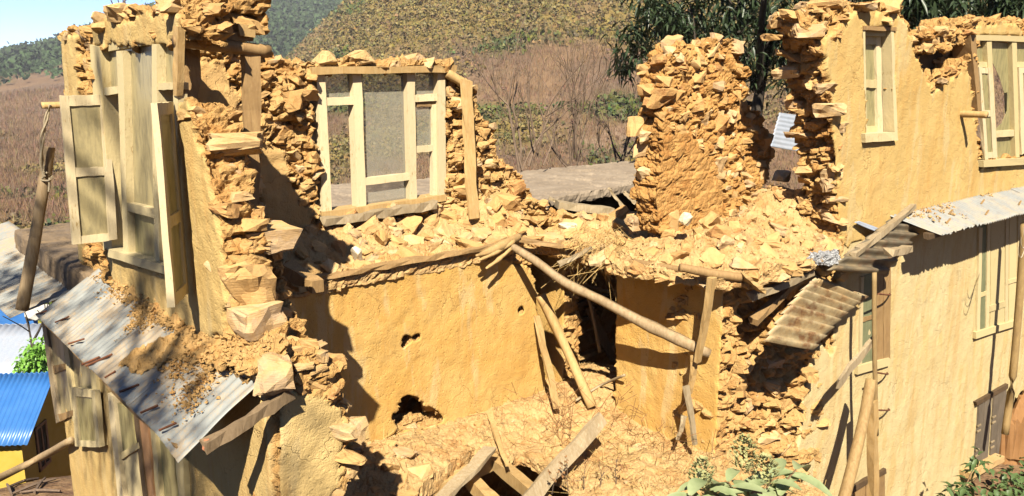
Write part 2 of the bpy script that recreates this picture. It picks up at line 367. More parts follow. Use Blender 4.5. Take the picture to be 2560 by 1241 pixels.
def mat_leaf(name, a, b, rough=.5, tr=.25, spec=.35):
    k = N(name); n = k.noise(k.pos(), 7, 3, .6); col = k.mix(k.ramp(n, [(.35, (0, 0, 0)), (.65, (1, 1, 1))]), a, b)
    k.done(col, rough, None, spec); t = k.n('BsdfTranslucent'); k.l(k.mix(1.0, col, (ALB, ALB, ALB), 'MULTIPLY'), t.inputs['Color']); mx = k.n('MixShader'); mx.inputs[0].default_value = tr
    k.l(k.b.outputs[0], mx.inputs[1]); k.l(t.outputs[0], mx.inputs[2]); k.l(mx.outputs[0], k.out.inputs['Surface']); return k.m
M['leaf_dark'] = mat_leaf('dark_leaf', (.030, .050, .022), (.055, .085, .035), .42)
M['leaf_mid'] = mat_leaf('mid_green_leaf', (.08, .14, .045), (.13, .20, .07))
M['leaf_bright'] = mat_leaf('bright_leaf', (.17, .40, .05), (.26, .50, .08))
M['leaf_grey'] = mat_leaf('grey_green_leaf', (.29, .36, .165), (.42, .48, .25), .6)
M['flower'] = mat_leaf('flower_head', (.38, .38, .15), (.48, .46, .21), .8)
M['stem'] = mat_plain('plant_stem', (.22, .13, .07), (.16, .12, .06), 12)
M['twig'] = mat_plain('grey_twig', (.20, .14, .10), (.13, .09, .06), 20)
M['twig_pale'] = mat_plain('pale_twig', (.50, .42, .30), (.40, .33, .22), 20)
M['bark_dark'] = mat_plain('dark_bark', (.075, .06, .045), (.04, .032, .025), 6)
M['straw'] = mat_plain('dry_straw', (.55, .38, .15), (.44, .28, .10), 12)
M['weed'] = mat_plain('dead_weed', (.30, .15, .06), (.22, .11, .045), 12)
M['red_earth'] = mat_plain('red_earth', (.30, .155, .06), (.24, .115, .04), 3)
M['tin_blue'] = mat_plain('blue_painted_tin', (.03, .14, .42), (.05, .18, .48), 1.2, .4, .1, spec=.4)
M['yellow_wall'] = mat_plain('yellow_wall', (.50, .34, .05), (.56, .40, .08), 2, .9, .1)
M['white_wall'] = mat_plain('white_wall', (.62, .60, .55), (.54, .52, .48), 2, .9, .1)
k = N('scrub_leaves'); k.done(k.attr('tint', 'Color'), .8, None, .1); M['scrub'] = k.m
k = N('hill_ground'); p = k.pos((1, 1, 1)); n1 = k.noise(p, .05, 6, .65); n2 = k.noise(p, .5, 6, .7); n3 = k.noise(p, 3, 5, .7)
c = k.mix(k.ramp(n1, [(.35, (0, 0, 0)), (.65, (1, 1, 1))]), (.19, .12, .07), (.24, .155, .09)); c = k.mix(k.math('MULTIPLY', k.ramp(n2, [(.4, (0, 0, 0)), (.65, (1, 1, 1))]), .6), c, (.14, .085, .05))
big = k.noise(p, .018, 6, .7, .5); c = k.mix(k.math('MULTIPLY', k.ramp(big, [(.46, (0, 0, 0)), (.62, (1, 1, 1))]), .7), c, (.115, .085, .07)); c = k.mix(k.math('MULTIPLY', k.ramp(k.noise(p, .07, 6, .75), [(.56, (0, 0, 0)), (.68, (1, 1, 1))]), .6), c, (.34, .24, .17))
c = k.mix(k.math('MULTIPLY', k.attr('yellow'), .75), c, (.22, .165, .04)); c = k.mix(k.math('MULTIPLY', k.attr('green'), .8), c, (.09, .10, .03)); c = k.mix(k.attr('pine'), c, (.05, .07, .03))
d = k.mix(k.ramp(n3, [(.4, (0, 0, 0)), (.65, (1, 1, 1))]), (.17, .10, .06), (.30, .19, .10)); c = k.mix(k.attr('dirt'), c, d)
M['hill'] = k.done(c, .95, k.bump(n2, .6, .6), .05)
# ------------------------------------------------------------------ masonry
def voxelize(V, F, vox):
    me = bpy.data.meshes.new('tmp'); me.from_pydata([tuple(v) for v in V], [], [tuple(f) for f in F]); me.update()
    bm = bmesh.new(); bm.from_mesh(me); bmesh.ops.recalc_face_normals(bm, faces=bm.faces); bm.to_mesh(me); bm.free()
    o = bpy.data.objects.new('tmp', me); COL.objects.link(o)
    m = o.modifiers.new('r', 'REMESH'); m.mode = 'VOXEL'; m.voxel_size = vox
    dg = bpy.context.evaluated_depsgraph_get(); dg.update()
    r = bpy.data.meshes.new_from_object(o.evaluated_get(dg)); bpy.data.objects.remove(o); bpy.data.meshes.remove(me)
    n = len(r.vertices); P = np.empty(n * 3); r.vertices.foreach_get('co', P); Nn = np.empty(n * 3); r.vertex_normals.foreach_get('vector', Nn)
    return r, P.reshape(-1, 3), Nn.reshape(-1, 3)

def prism(poly, holes, axis, f, T):
    """closed prism: outline in the plane axis = f, thickness T behind it"""
    loops = [[Vector((a, b, 0)) for a, b in poly]] + [[Vector((a, b, 0)) for a, b in h] for h in holes]
    tris = tessellate_polygon(loops); flat = [p for l in loops for p in l]; n = len(flat)
    def at(p, w):
        return {'y': (p.x, f + w, p.y), 'x': (f + w, p.x, p.y), 'z': (p.x, p.y, f + w)}[axis]
    V = [at(p, 0) for p in flat] + [at(p, T) for p in flat]
    F = [tuple(t) for t in tris] + [tuple(i + n for i in t[::-1]) for t in tris]; s = 0
    for l in loops:
        m = len(l)
        for i in range(m): F.append((s + i, s + (i + 1) % m, n + s + (i + 1) % m, n + s + i))
        s += m
    return V, F

def mass(name, poly, axis, f, T, mat, holes=(), plaster=(), vox=.026, amp=.05, parent=None, jag=.05, top=None, rough_edge=.05, pl_amp=.012, seed=0, stonesz=(.2, .2, .09), flatpl=True, fine=.019, shear=None, calm=None):
    """wall or heap: voxel-meshed body whose bare parts bulge like stacked stones and whose plaster stays even.
    returns (object, points, normals, plaster mask)"""
    poly = [(float(a), float(b)) for a, b in poly]
    V, F = prism(poly, holes, axis, f, T)
    me, P, Nn = voxelize(V, F, vox)
    u, v, w = {'y': (P[:, 0], P[:, 2], P[:, 1] - f), 'x': (P[:, 1], P[:, 2], P[:, 0] - f), 'z': (P[:, 0], P[:, 1], P[:, 2] - f)}[axis]
    pm = np.zeros(len(P)); front = {'y': -Nn[:, 1], 'x': -Nn[:, 0], 'z': Nn[:, 2]}[axis]
    wob = fbm(P, 4.5, 4, 5 + seed) * jag * 1.6 + fbm(P, 16, 3, 9 + seed) * jag * .7
    for pp in plaster:
        ins = in_poly(u, v, pp); d = poly_dist(u, v, pp) * np.where(ins, 1, -1) + wob
        pm = np.maximum(pm, sstep(-.008, .014, d))
    pm *= sstep(.55, .85, front)
    Ps = P / np.array(stonesz) + .35 * np.stack([fbm(P, 5, 2, 31), fbm(P, 5, 2, 32), fbm(P, 6, 2, 33)], 1)
    f1, f2, idv, tl = worley(Ps, 40 + seed)
    groove = np.exp(-((f2 - f1) / .10) ** 2)
    g1, g2, gid, gt = worley(Ps * 2.7 + fbm(P, 9, 2, 35)[:, None] * .3, 140 + seed)
    h1, h2, hid, ht = worley(P / .042 + fbm(P, 20, 2, 36)[:, None] * .3, 240 + seed)
    rough = ((idv - .5) * 1.15 + tl * 1.0 - groove * .7) * amp + ((gid - .5) * .55 + gt * .5 - np.exp(-((g2 - g1) / .12) ** 2) * .25) * amp * .75 + ((hid - .5) * .5 + ht * .6) * fine - amp * .2
    if calm is not None:
        ci = in_poly(u, v, calm); cd = poly_dist(u, v, calm) * np.where(ci, 1, -1) + wob; rough = rough * (1 - .62 * sstep(-.03, .06, cd) * sstep(.3, .6, front))
    even = fbm(P, 3.2, 4, 80 + seed) * pl_amp * 1.5 + fbm(P, 13, 3, 90 + seed) * pl_amp * .45
    disp = rough * (1 - pm) + even * pm
    D = Nn * disp[:, None]
    P2 = P + D
    if shear is not None: P2[:, 2] += shear(P2[:, 0], P2[:, 1])
    if top is not None:
        t = sstep(.2, .7, Nn[:, 2]); P2[:, 2] += t * top(P[:, 0], P[:, 1])
    me.vertices.foreach_set('co', P2.ravel()); me.update()
    fattr(me, 'plaster', pm)
    me.materials.clear(); me.materials.append(mat)
    nf = len(me.polygons); li = np.empty(len(me.loops), int); me.loops.foreach_get('vertex_index', li)
    ls = np.empty(nf, int); me.polygons.foreach_get('loop_start', ls)
    me.polygons.foreach_set('use_smooth', (pm[li[ls]] > .5) if flatpl else np.zeros(nf, bool)); me.name = name
    o = link(name, me, parent)
    N2 = np.empty(len(P) * 3); me.vertex_normals.foreach_get('vector', N2)
    return o, P2, N2.reshape(-1, 3), pm

# loose-laid stones: split schist, flat and angular
def stone_mesh(i, flat):
    """split schist: a rough block whose rim steps in and out layer by layer"""
    rg = np.random.default_rng(100 + i); bm = bmesh.new()
    for _ in range(int(rg.integers(14, 20))):
        p = rg.uniform(-1, 1, 3); q = np.abs(p).max(); p = p / q * rg.uniform(.86, 1); p = np.sign(p) * np.abs(p) ** np.array((.7, .7, .5))
        if abs(p[0]) > .5 and abs(p[1]) > .5: p[:2] *= .84
        bm.verts.new((p[0] * .5, p[1] * .5 * rg.uniform(.8, 1), p[2] * .5 * flat))
    bmesh.ops.convex_hull(bm, input=bm.verts)
    bmesh.ops.delete(bm, geom=[v for v in bm.verts if not v.link_faces], context='VERTS')
    bmesh.ops.subdivide_edges(bm, edges=bm.edges, cuts=2, use_grid_fill=True)
    bmesh.ops.triangulate(bm, faces=bm.faces)
    C_ = np.array([tuple(v.co) for v in bm.verts]); lay = np.floor(C_[:, 2] * 11 + .8 * vnoise(C_ * 4 + i)); step = _hash(lay.astype(np.int64), np.zeros(len(C_), np.int64), np.full(len(C_), i), 9) - .5
    C_[:, :2] *= (1 + .12 * step)[:, None]; C_ += np.stack([fbm(C_ + 5 * i, 4.5, 3, 501 + j) for j in range(3)], 1) * np.array((.10, .10, .08))
    for v, c in zip(bm.verts, C_): v.co = Vector(c)
    me = bpy.data.meshes.new('stone'); bm.to_mesh(me); bm.free(); me.materials.append(M['stone'])
    return me
STONES = [stone_mesh(i, [1.05, .8, 1.1, .75, .95, .85][i % 6]) for i in range(18)]
CAMV = Vector((0, 0, CAM_Z))
def scatter_stones(parent, P, Nn, ok, count, size, aspect=(.75, .42), seed=0, sink=.22, spacing=.88, tilt=.1, lie=False, power=1.1):
    """stones bedded one by one in the bare masonry, each an object of its own"""
    rg = np.random.default_rng(seed + 500)
    idx = np.nonzero(ok)[0]
    view = np.einsum('ij,ij->i', Nn[idx], np.array(CAMV) - P[idx]) > -.05 * np.linalg.norm(np.array(CAMV) - P[idx], axis=1)
    idx = idx[view]; rg.shuffle(idx); kept = []; KP = np.zeros((0, 3)); KS = np.zeros(0); done = 0
    pts = []; szs = []
    for i in idx:
        s = size[0] + (size[1] - size[0]) * rg.random() ** power
        p = P[i]
        if len(pts):
            q = np.array(pts[-400:]) - p; q[:, 2] *= 1.9
            if (np.linalg.norm(q, axis=1) < spacing * (s + np.array(szs[-400:])) / 2).any(): continue
        pts.append(p); szs.append(s); kept.append(i)
        if len(pts) >= count: break
    for p, s, i in zip(pts, szs, kept):
        n = Vector(Nn[i]); h = Vector((0, 0, 1)).cross(n)
        o = bpy.data.objects.new('stone', STONES[rg.integers(len(STONES))]); COL.objects.link(o); o.parent = parent
        if lie or h.length < .35:
            R = Matrix.Rotation(rg.uniform(0, 6.28), 3, 'Z') @ Matrix.Rotation(rg.normal(0, tilt * 1.6), 3, 'X') @ Matrix.Rotation(rg.normal(0, tilt * 1.6), 3, 'Y')
        else:
            h.normalize(); up = Vector((0, 0, 1)); dd = h.cross(up)
            R = Matrix((h, dd, up)).transposed() @ Matrix.Rotation(rg.normal(0, tilt * 2), 3, 'Z') @ Matrix.Rotation(rg.normal(0, tilt), 3, 'Y') @ Matrix.Rotation(rg.normal(0, tilt), 3, 'X')
        sc = Vector((s, s * aspect[0] * rg.uniform(.8, 1.25), s * aspect[1] * rg.uniform(.65, 1.35)))
        loc = Vector(p) - n * (sink * (sc.z if (lie or abs(n.z) > .8) else sc.y))
        o.matrix_local = Matrix.LocRotScale(loc, R.to_quaternion(), sc)
    return len(pts)
def chips(name, P, Nn, ok, count, size, mat, parent=None, seed=0, lift=.15):
    """small broken crumbs, far too many to count: one mesh"""
    rg = np.random.default_rng(seed + 900); idx = np.nonzero(ok)[0]
    if len(idx) == 0: return None
    pick = rg.choice(idx, count); mb_V = []; mb_F = []
    base = np.array([(-1, -1, -.6), (1, -1, -.6), (.9, 1, -.5), (-1, .8, -.6), (-.5, -.5, .6), (.6, -.4, .5), (.4, .6, .7), (-.4, .5, .5)]) * .5
    fs = [(3, 2, 1, 0), (4, 5, 6, 7), (0, 1, 5, 4), (1, 2, 6, 5), (2, 3, 7, 6), (3, 0, 4, 7)]
    for j, i in enumerate(pick):
        s = size[0] + (size[1] - size[0]) * rg.random() ** 3
        q = Matrix.Rotation(rg.uniform(0, 6.28), 3, 'Z') @ Matrix.Rotation(rg.normal(0, .5), 3, 'X') @ Matrix.Rotation(rg.normal(0, .5), 3, 'Y')
        v = (base * (1 + rg.normal(0, .16, (8, 3)))) * np.array((s, s * rg.uniform(.6, 1), s * rg.uniform(.35, .8)))
        v = v @ np.array(q).T + P[i] + Nn[i] * s * lift + rg.normal(0, .012, 3) * np.array((1, 1, .2))
        n = len(mb_V); mb_V += list(v); mb_F += [tuple(a + n for a in f) for f in fs]
    o = link(name, mesh_from(name, mb_V, mb_F, mat), parent); o['kind'] = 'stuff'
    return o

XL = 1.72; YF = 4.10; YB = 7.0; YR = 6.15; XP = 6.0; ZF = 3.43

# --- left wall, upper storey (its outer face looks to -X)
lw_out = on_x([(585, 800), (640, 890), (672, 1000), (640, 1010), (500, 900), (300, 800), (180, 760), (196, 660), (178, 420), (160, 240), (148, 92), (172, 66), (205, 74), (226, 92),
               (222, 66), (262, 42), (300, 20), (345, 26), (400, 8), (447, -20), (458, 20), (470, 112), (447, 112), (234, 126), (274, 632), (440, 690), (443, 250), (468, 252), (500, 330), (515, 420), (532, 480), (548, 560), (560, 640), (578, 720)], XL)
LW_UNUSED = on_x([(234, 108), (447, 76), (440, 690), (274, 632)], XL)
lw_pl = [on_x([(225, 60), (447, 28), (447, 108), (232, 122)], XL), on_x([(150, 95), (190, 85), (196, 240), (215, 420), (205, 660), (180, 640)], XL),
         on_x([(436, 240), (470, 262), (512, 430), (545, 570), (572, 760), (560, 850), (480, 860), (300, 760), (262, 630), (440, 690)], XL)]
left_wall, P, Nn, pm = mass('window_wall', lw_out, 'x', XL, .27, M['left'], [], lw_pl, vox=.021, amp=.055, seed=1)
tag(left_wall, 'thick plastered wall around the open shuttered window, its near end broken in stony steps', 'wall')
inn = on_x([(622, 465), (650, 500), (702, 580), (694, 640), (720, 720), (768, 800), (806, 880), (864, 905)], XL + .5)
inn = inn + [(4.1, 3.25), (7.0, 3.25), (7.0, 3.72), (5.5, 3.72), (5.16, 4.05), (5.1, 4.42)]
o, P2, N2, pm2 = mass('wall_core', inn, 'x', XL + .26, .25, M['left'], vox=.024, amp=.05, seed=101, parent=left_wall)
o, P3_, N3_, pm3 = mass('wall_top', [(5.03, 5.33), (7.0, 5.33), (7.0, 5.50), (5.0, 5.54)], 'x', XL + .25, .34, M['left'], vox=.024, amp=.05, seed=102, parent=left_wall)
P = np.concatenate([P, P2, P3_]); Nn = np.concatenate([Nn, N2, N3_]); pm = np.concatenate([pm, pm2, pm3])
scatter_stones(left_wall, P, Nn, (pm < .2) & (P[:, 1] < 5.2) & (P[:, 2] < 5.1) & (Nn[:, 0] > -.45) & (P[:, 0] > XL + .06), 85, (.16, .38), seed=1, sink=.3, aspect=(.8, .42))
scatter_stones(left_wall, P, Nn, (pm < .2) & (P[:, 2] > 5.3), 46, (.12, .30), seed=2, sink=.05)
scatter_stones(left_wall, P, Nn, (pm < .2) & (P[:, 1] > 6.8) & (P[:, 2] > 4.6), 16, (.1, .22), seed=3)

# --- left wall, lower storey, and the corner stub of the front wall
ll_out = [(YF + .012, 3.30), (6.0, 3.28), (7.6, 3.12), (9.6, 3.0), (9.6, -1.6), (YF + .012, -1.6)]
lower_left, P, Nn, pm = mass('door_wall', ll_out, 'x', XL + .02, .3, M['left'], [], [[(3.9, 3.4), (9.8, 3.4), (9.8, -1.7), (3.9, -1.7)]], vox=.05, seed=2, amp=.012, fine=.004)
tag(lower_left, 'plastered lower wall carrying old doors in the shade under the tin awning', 'wall')
st_out = on_y([(686, 925), (704, 905), (745, 872), (800, 885), (818, 950), (862, 1000), (868, 1045), (888, 1098), (850, 1140), (872, 1185), (838, 1241), (828, 1400), (690, 1400), (692, 1000)], YF)
st_pl = [on_y([(672, 960), (720, 968), (800, 985), (850, 1025), (862, 1090), (838, 1140), (856, 1180), (820, 1241), (818, 1400), (660, 1400), (668, 1040)], YF)]
stub, P, Nn, pm = mass('wall_stub', st_out, 'y', YF - .025, .5, M['left'], [], st_pl, vox=.018, amp=.04, seed=3, jag=.025)
tag(stub, 'jagged plastered stub of the front wall at the near corner below the tin awning', 'wall')
scatter_stones(stub, P, Nn, (pm < .2) & (P[:, 0] > 1.95) & (P[:, 1] > 4.0), 38, (.12, .3), seed=4, sink=.1)

# --- back wall, upper storey
bw_out = on_y([(430, 100), (560, 104), (640, 112), (660, 118), (700, 132), (760, 152), (800, 150), (850, 158), (868, 138), (900, 146), (925, 158), (1000, 160), (1060, 148), (1142, 166), (1158, 200), (1175, 222),
               (1200, 232), (1208, 280), (1236, 312), (1248, 350), (1240, 378), (1290, 424), (1312, 452), (1335, 478), (1348, 505), (1400, 532), (1420, 620), (1420, 660), (430, 720)], YB)
bw_hole = on_y([(784, 180), (1122, 168), (1122, 500), (804, 548)], YB)
bw_pl = [on_y([(655, 360), (716, 372), (728, 450), (768, 530), (780, 640), (650, 680)], YB), on_y([(480, 175), (560, 160), (600, 240), (592, 330), (560, 420), (480, 440)], YB)]
back_wall, P, Nn, pm = mass('ruined_wall', bw_out, 'y', YB, .28, M['rubble'], [bw_hole], bw_pl, vox=.022, amp=.07, seed=4, jag=.06, stonesz=(.2, .2, .12), pl_amp=.03)
tag(back_wall, 'broken stone back wall of the upper storey around the empty window frame', 'wall')
scatter_stones(back_wall, P, Nn, (pm < .2) & (P[:, 2] > 3.5) & ((P[:, 2] < 5.08) | (P[:, 0] < 3.2) | (Nn[:, 2] > .3)), 210, (.11, .28), aspect=(.8, .55), seed=5, sink=.25, spacing=.85, tilt=.22)
# --- wall at the back of the fallen room, lower storey
rw_out = on_y([(690, 690), (790, 690), (900, 672), (1100, 640), (1226, 614), (1300, 640), (1332, 660), (1347, 745), (1366, 955), (1370, 1150), (870, 1235), (690, 1235)], YR)
rw_holes = [on_y([(1002, 858), (1012, 840), (1032, 846), (1048, 832), (1052, 846), (1020, 858), (1008, 872)], YR), on_y([(980, 1046), (996, 1022), (1000, 1000), (1020, 992), (1045, 996), (1064, 1016), (1092, 1028), (1112, 1054), (1050, 1072), (1004, 1072)], YR),
            on_y([(1296, 772), (1308, 768), (1310, 782), (1298, 788)], YR)]
rw_pl = [on_y([(680, 690), (800, 700), (900, 684), (1100, 652), (1226, 630), (1330, 670), (1344, 745), (1364, 955), (1360, 1150), (1120, 1075), (1100, 1080), (1000, 1075), (985, 1095), (940, 1130), (880, 1150), (690, 1170)], YR)]
room_wall, P, Nn, pm = mass('plastered_wall', rw_out, 'y', YR, .3, M['room'], rw_holes, rw_pl, vox=.019, amp=.05, seed=5, pl_amp=.008)
tag(room_wall, 'long ochre plastered inner wall with two holes at the back of the roofless room', 'wall')
scatter_stones(room_wall, P, Nn, (pm < .2) & (Nn[:, 1] < -.3) & (P[:, 2] < 2.0), 40, (.1, .26), seed=6, sink=.1)
# earth showing in the bigger hole
mb = MB(); c = P3(1048, 1050, 1, YR + .22)
o, P, Nn, pm = mass('hole_infill', [(c.x - .35, c.z - .25), (c.x + .4, c.z - .25), (c.x + .4, c.z + .02), (c.x - .35, c.z + .1)], 'y', YR + .14, .2, M['rubble'], vox=.03, parent=room_wall, seed=6)

# --- side wall of the room and the stub beyond its doorway
pw_out = on_x([(1812, 690), (1540, 668), (1540, 1010), (1560, 1100), (1800, 1230)], XP)
pw_out = [(4.1, 3.34), (5.39, 3.34), (5.36, 1.3), (4.1, 1.3)]
part_wall, P, Nn, pm = mass('partition_wall', pw_out, 'x', XP, .28, M['room'], [], [[(3.9, 3.6), (5.8, 3.6), (5.8, 1.0), (3.9, 1.0)]], vox=.022, seed=7)
tag(part_wall, 'ochre inner wall in half shade to the right of the dark doorway', 'wall')
o, P, Nn, pm = mass('partition_wall', [(6.12, 3.34), (7.0, 3.34), (7.0, 1.4), (6.12, 1.4)], 'x', XP, .28, M['room'], [], [[(5.9, 3.6), (7.2, 3.6), (7.2, 1.0), (5.9, 1.0)]], vox=.03, seed=8)
tag(o, 'shaded inner wall beyond the doorway at the right end of the long ochre wall', 'wall')

o, P, Nn, pm = mass('stone_wall', [(1.9, 3.2), (9.0, 3.2), (9.0, -.9), (1.9, -.9)], 'y', YB + .02, .4, M['room'], vox=.08, seed=108)
tag(o, 'dim stone wall deep inside the dark doorway', 'wall')
# --- broken end of the front wall, lower storey: bare stone stepping out to the plaster corner
be_out = [(5.98, 4.62), (6.02, 4.2), (6.5, 4.22), (7.0, 4.16), (7.45, 4.06), (7.9, 4.14), (7.9, 4.75), (6.2, 4.75)]
def be_top(x, y): return -.05 - .5 * sstep(6.5, 7.4, x) * sstep(4.5, 4.15, y)
broken_end, P, Nn, pm = mass('stone_wall_end', be_out, 'z', -.8, 4.05, M['rubble'], vox=.026, amp=.10, seed=9, top=be_top, stonesz=(.27, .27, .13))
tag(broken_end, 'bare stone end of the front wall between the room and the plastered facade', 'wall')
scatter_stones(broken_end, P, Nn, (P[:, 2] > .3) & (P[:, 2] < 3.3) & (P[:, 0] > 6.2) & (P[:, 1] < 4.5), 95, (.16, .46), aspect=(.8, .5), seed=9, sink=.36, spacing=.9)

# --- front facade on the right, lower and upper storey
fl_out = on_y([(2078, 880), (2052, 850), (2026, 890), (2002, 1000), (1988, 1140), (1985, 1241)], YF)
fl_out = [(8.05, 3.45)] + fl_out + [(7.2, .2), (7.2, -.9), (17.5, -.9), (17.5, 3.45)]
front_lower, P, Nn, pm = mass('facade_wall', fl_out, 'y', YF, .5, M['lower'], [], [[(8.1, 3.6)] + [(a + .04, b) for a, b in fl_out[1:-4]] + [(7.1, -1), (18, -1), (18, 3.6)]], vox=.032, amp=.06, seed=10, pl_amp=.006)
tag(front_lower, 'pale plastered lower facade with the small grey door and shuttered window', 'wall')
fu_out = on_y([(2100, 625), (2098, 560), (2092, 470), (2088, 400), (2076, 300), (2062, 220), (2052, 130), (2030, 100), (2030, 48), (2046, 30), (2110, 14), (2200, 5), (2254, 20), (2280, 56), (2290, 100), (2306, 140),
               (2316, 190), (2330, 196), (2420, 148), (2440, 112), (2440, 96)], YF)
fu_out = fu_out + [(14.2, 5.56), (14.2, 4.02)] + on_y([(2560, 400), (2466, 402), (2440, 110)], YF)[:0] + []
fu_out = fu_out[:-2] + on_y([(2462, 398), (2560, 388)], YF) + [(16.2, 3.95), (16.4, 5.5), (17.5, 5.5), (17.5, 3.35), (8.0, 3.35)]
win_hole = on_y([(2160, 72), (2230, 70), (2242, 348), (2168, 352)], YF)
fu_pl = [on_y([(2108, 610), (2100, 560), (2094, 470), (2090, 400), (2084, 300), (2070, 220), (2062, 130), (2060, 90), (2110, 48), (2200, 30), (2250, 40), (2274, 76), (2284, 120), (2300, 160), (2330, 230), (2420, 170), (2450, 420)], YF) + [(17.4, 3.95), (18, 3.2), (8.0, 3.2)]]
front_upper, P, Nn, pm = mass('facade_wall', fu_out, 'y', YF, .42, M['front'], [win_hole], fu_pl, vox=.027, amp=.075, seed=11, pl_amp=.006, stonesz=(.25, .22, .11))
tag(front_upper, 'sunlit plastered upper facade with a small window, its left end broken to bare stone', 'wall')
scatter_stones(front_upper, P, Nn, (pm < .2) & ((P[:, 0] < 8.0) | (P[:, 2] > 5.68)) & (P[:, 0] < 8.8) & (P[:, 2] > 3.5), 90, (.18, .44), aspect=(.8, .40), seed=11, sink=.34, spacing=.85, tilt=.09)
scatter_stones(front_upper, P, Nn, (pm < .2) & (P[:, 0] > 8.6) & (P[:, 2] > 4.8), 30, (.1, .3), seed=12, sink=.1)
ft_out = on_y([(2312, 108), (2316, 84), (2350, 70), (2384, 74), (2400, 52), (2440, 40), (2500, 56), (2560, 44)], YF) + [(15.5, 5.95), (17.5, 5.9), (17.5, 5.6), (14.0, 5.56)] + on_y([(2560, 92), (2440, 92), (2432, 112), (2330, 132)], YF)
o, P, Nn, pm = mass('wall_top', ft_out, 'y', YF + .02, .46, M['front'], [], [on_y([(2440, 62), (2560, 62), (2560, 96), (2440, 96)], YF)], vox=.026, amp=.06, seed=12, parent=front_upper)
scatter_stones(front_upper, P, Nn, (pm < .2) & (P[:, 0] < 14), 45, (.16, .4), aspect=(.75, .36), seed=13, sink=.05)
# dark recess behind the lintel gap
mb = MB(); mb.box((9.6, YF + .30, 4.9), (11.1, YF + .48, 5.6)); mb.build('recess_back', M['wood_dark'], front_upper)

# --- free-standing piece of the cross wall
YC = 5.12
fc_out = on_y([(1652, 580), (1640, 500), (1648, 430), (1660, 370), (1654, 310), (1664, 270), (1656, 215), (1664, 180), (1676, 138), (1700, 112), (1708, 96), (1760, 112), (1842, 90), (1850, 132), (1876, 184), (1866, 250),
               (1896, 282), (1926, 334), (1930, 400), (1904, 460), (1892, 520), (1900, 600)], YC)
fc_pl = [on_y([(1570, 330), (1640, 318), (1740, 330), (1790, 400), (1810, 470), (1822, 560), (1570, 560)], YC)]
chunk, P, Nn, pm = mass('wall_remnant', fc_out, 'y', YC, .32, M['cross'], [], [], vox=.021, amp=.045, seed=14, stonesz=(.22, .22, .13), fine=.022, calm=fc_pl[0])
lowp = in_poly(P[:, 0], P[:, 2], fc_pl[0]) & (Nn[:, 1] < -.3)
tag(chunk, 'tall free-standing remnant of bare stone wall rising from the rubble mid-ruin', 'wall')
scatter_stones(chunk, P, Nn, (~lowp) & (P[:, 2] > 3.6) & (Nn[:, 0] > -.4), 95, (.16, .36), aspect=(.8, .6), seed=14, sink=.3, spacing=.85, tilt=.18)

# --- upper floor with the rubble lying on it
def fl_top(x, y):
    h = (.06 * sstep(6.3, 7.0, y) + .16 * sstep(6.5, 7.0, y)) * sstep(6.3, 5.7, x) - .07 * sstep(5.9, 6.4, x) * sstep(5.4, 5.8, y)
    h = h + .50 * np.exp(-((x - 8.1) / .45) ** 2 - ((y - 4.95) / .5) ** 2) + .16 * np.exp(-((x - 7.0) / .9) ** 2 - ((y - 4.8) / .35) ** 2) + .20 * np.exp(-((x - 5.75) / .35) ** 2 - ((y - 6.85) / .3) ** 2)
    h = h + .10 * np.exp(-((x - 6.9) / .8) ** 2 - ((y - 4.4) / .3) ** 2)
    Q = np.stack([x, y, x * 0], 1)
    return h + fbm(Q, 1.7, 4, 60) * .13 + fbm(Q, 6, 4, 61) * .07 - .10 * sstep(5.95, 5.5, x) * (y < 6)
uf_out = [(2.2, 6.12), (3.2, 6.1), (4.2, 6.13), (5.0, 6.12), (5.3, 6.2), (5.55, 6.3), (5.62, 5.95), (5.70, 5.7), (5.60, 5.4), (5.66, 5.2), (5.5, 5.0), (5.48, 4.8), (5.62, 4.6), (5.58, 4.4), (5.72, 4.2), (5.78, 4.0), (5.95, 3.92), (6.1, 3.78), (6.3, 3.86), (6.5, 3.76), (6.8, 3.9), (7.0, 3.84), (7.4, 3.95), (7.9, 4.0), (8.3, 4.3), (8.6, 5), (8.7, 5.9), (7.4, 7.2), (2.2, 7.1)]
upper_floor, P, Nn, pm = mass('upper_floor', uf_out, 'z', 3.27, .16, M['dust'], vox=.024, amp=.024, fine=.008, seed=15, top=fl_top, stonesz=(.16, .16, .08), jag=.05)
tag(upper_floor, 'rubble-strewn earth floor of the upper storey ending in a ragged edge', 'floor', kind='structure')
scatter_stones(upper_floor, P, Nn, (Nn[:, 2] > .3) & (P[:, 0] < 5.8) & (P[:, 1] > 6.25), 105, (.1, .32), aspect=(.8, .5), seed=15, sink=.0, lie=True, spacing=.75, tilt=.25)
rim = (np.abs(Nn[:, 2]) < .8) & (P[:, 0] > 5.2) & (P[:, 1] < 6.3)
scatter_stones(upper_floor, P, Nn, rim, 42, (.14, .36), aspect=(.8, .42), seed=19, sink=.3, spacing=.8, tilt=.2)
scatter_stones(upper_floor, P, Nn, (Nn[:, 2] > .3) & (P[:, 0] >= 5.5) & (P[:, 1] < 7.2), 170, (.08, .36), aspect=(.8, .5), seed=16, sink=.0, lie=True, spacing=.72, power=1.8, tilt=.25)
chips('crumbs', P, Nn, (Nn[:, 2] > .3), 8000, (.004, .026), M['dust'], upper_floor, 1)

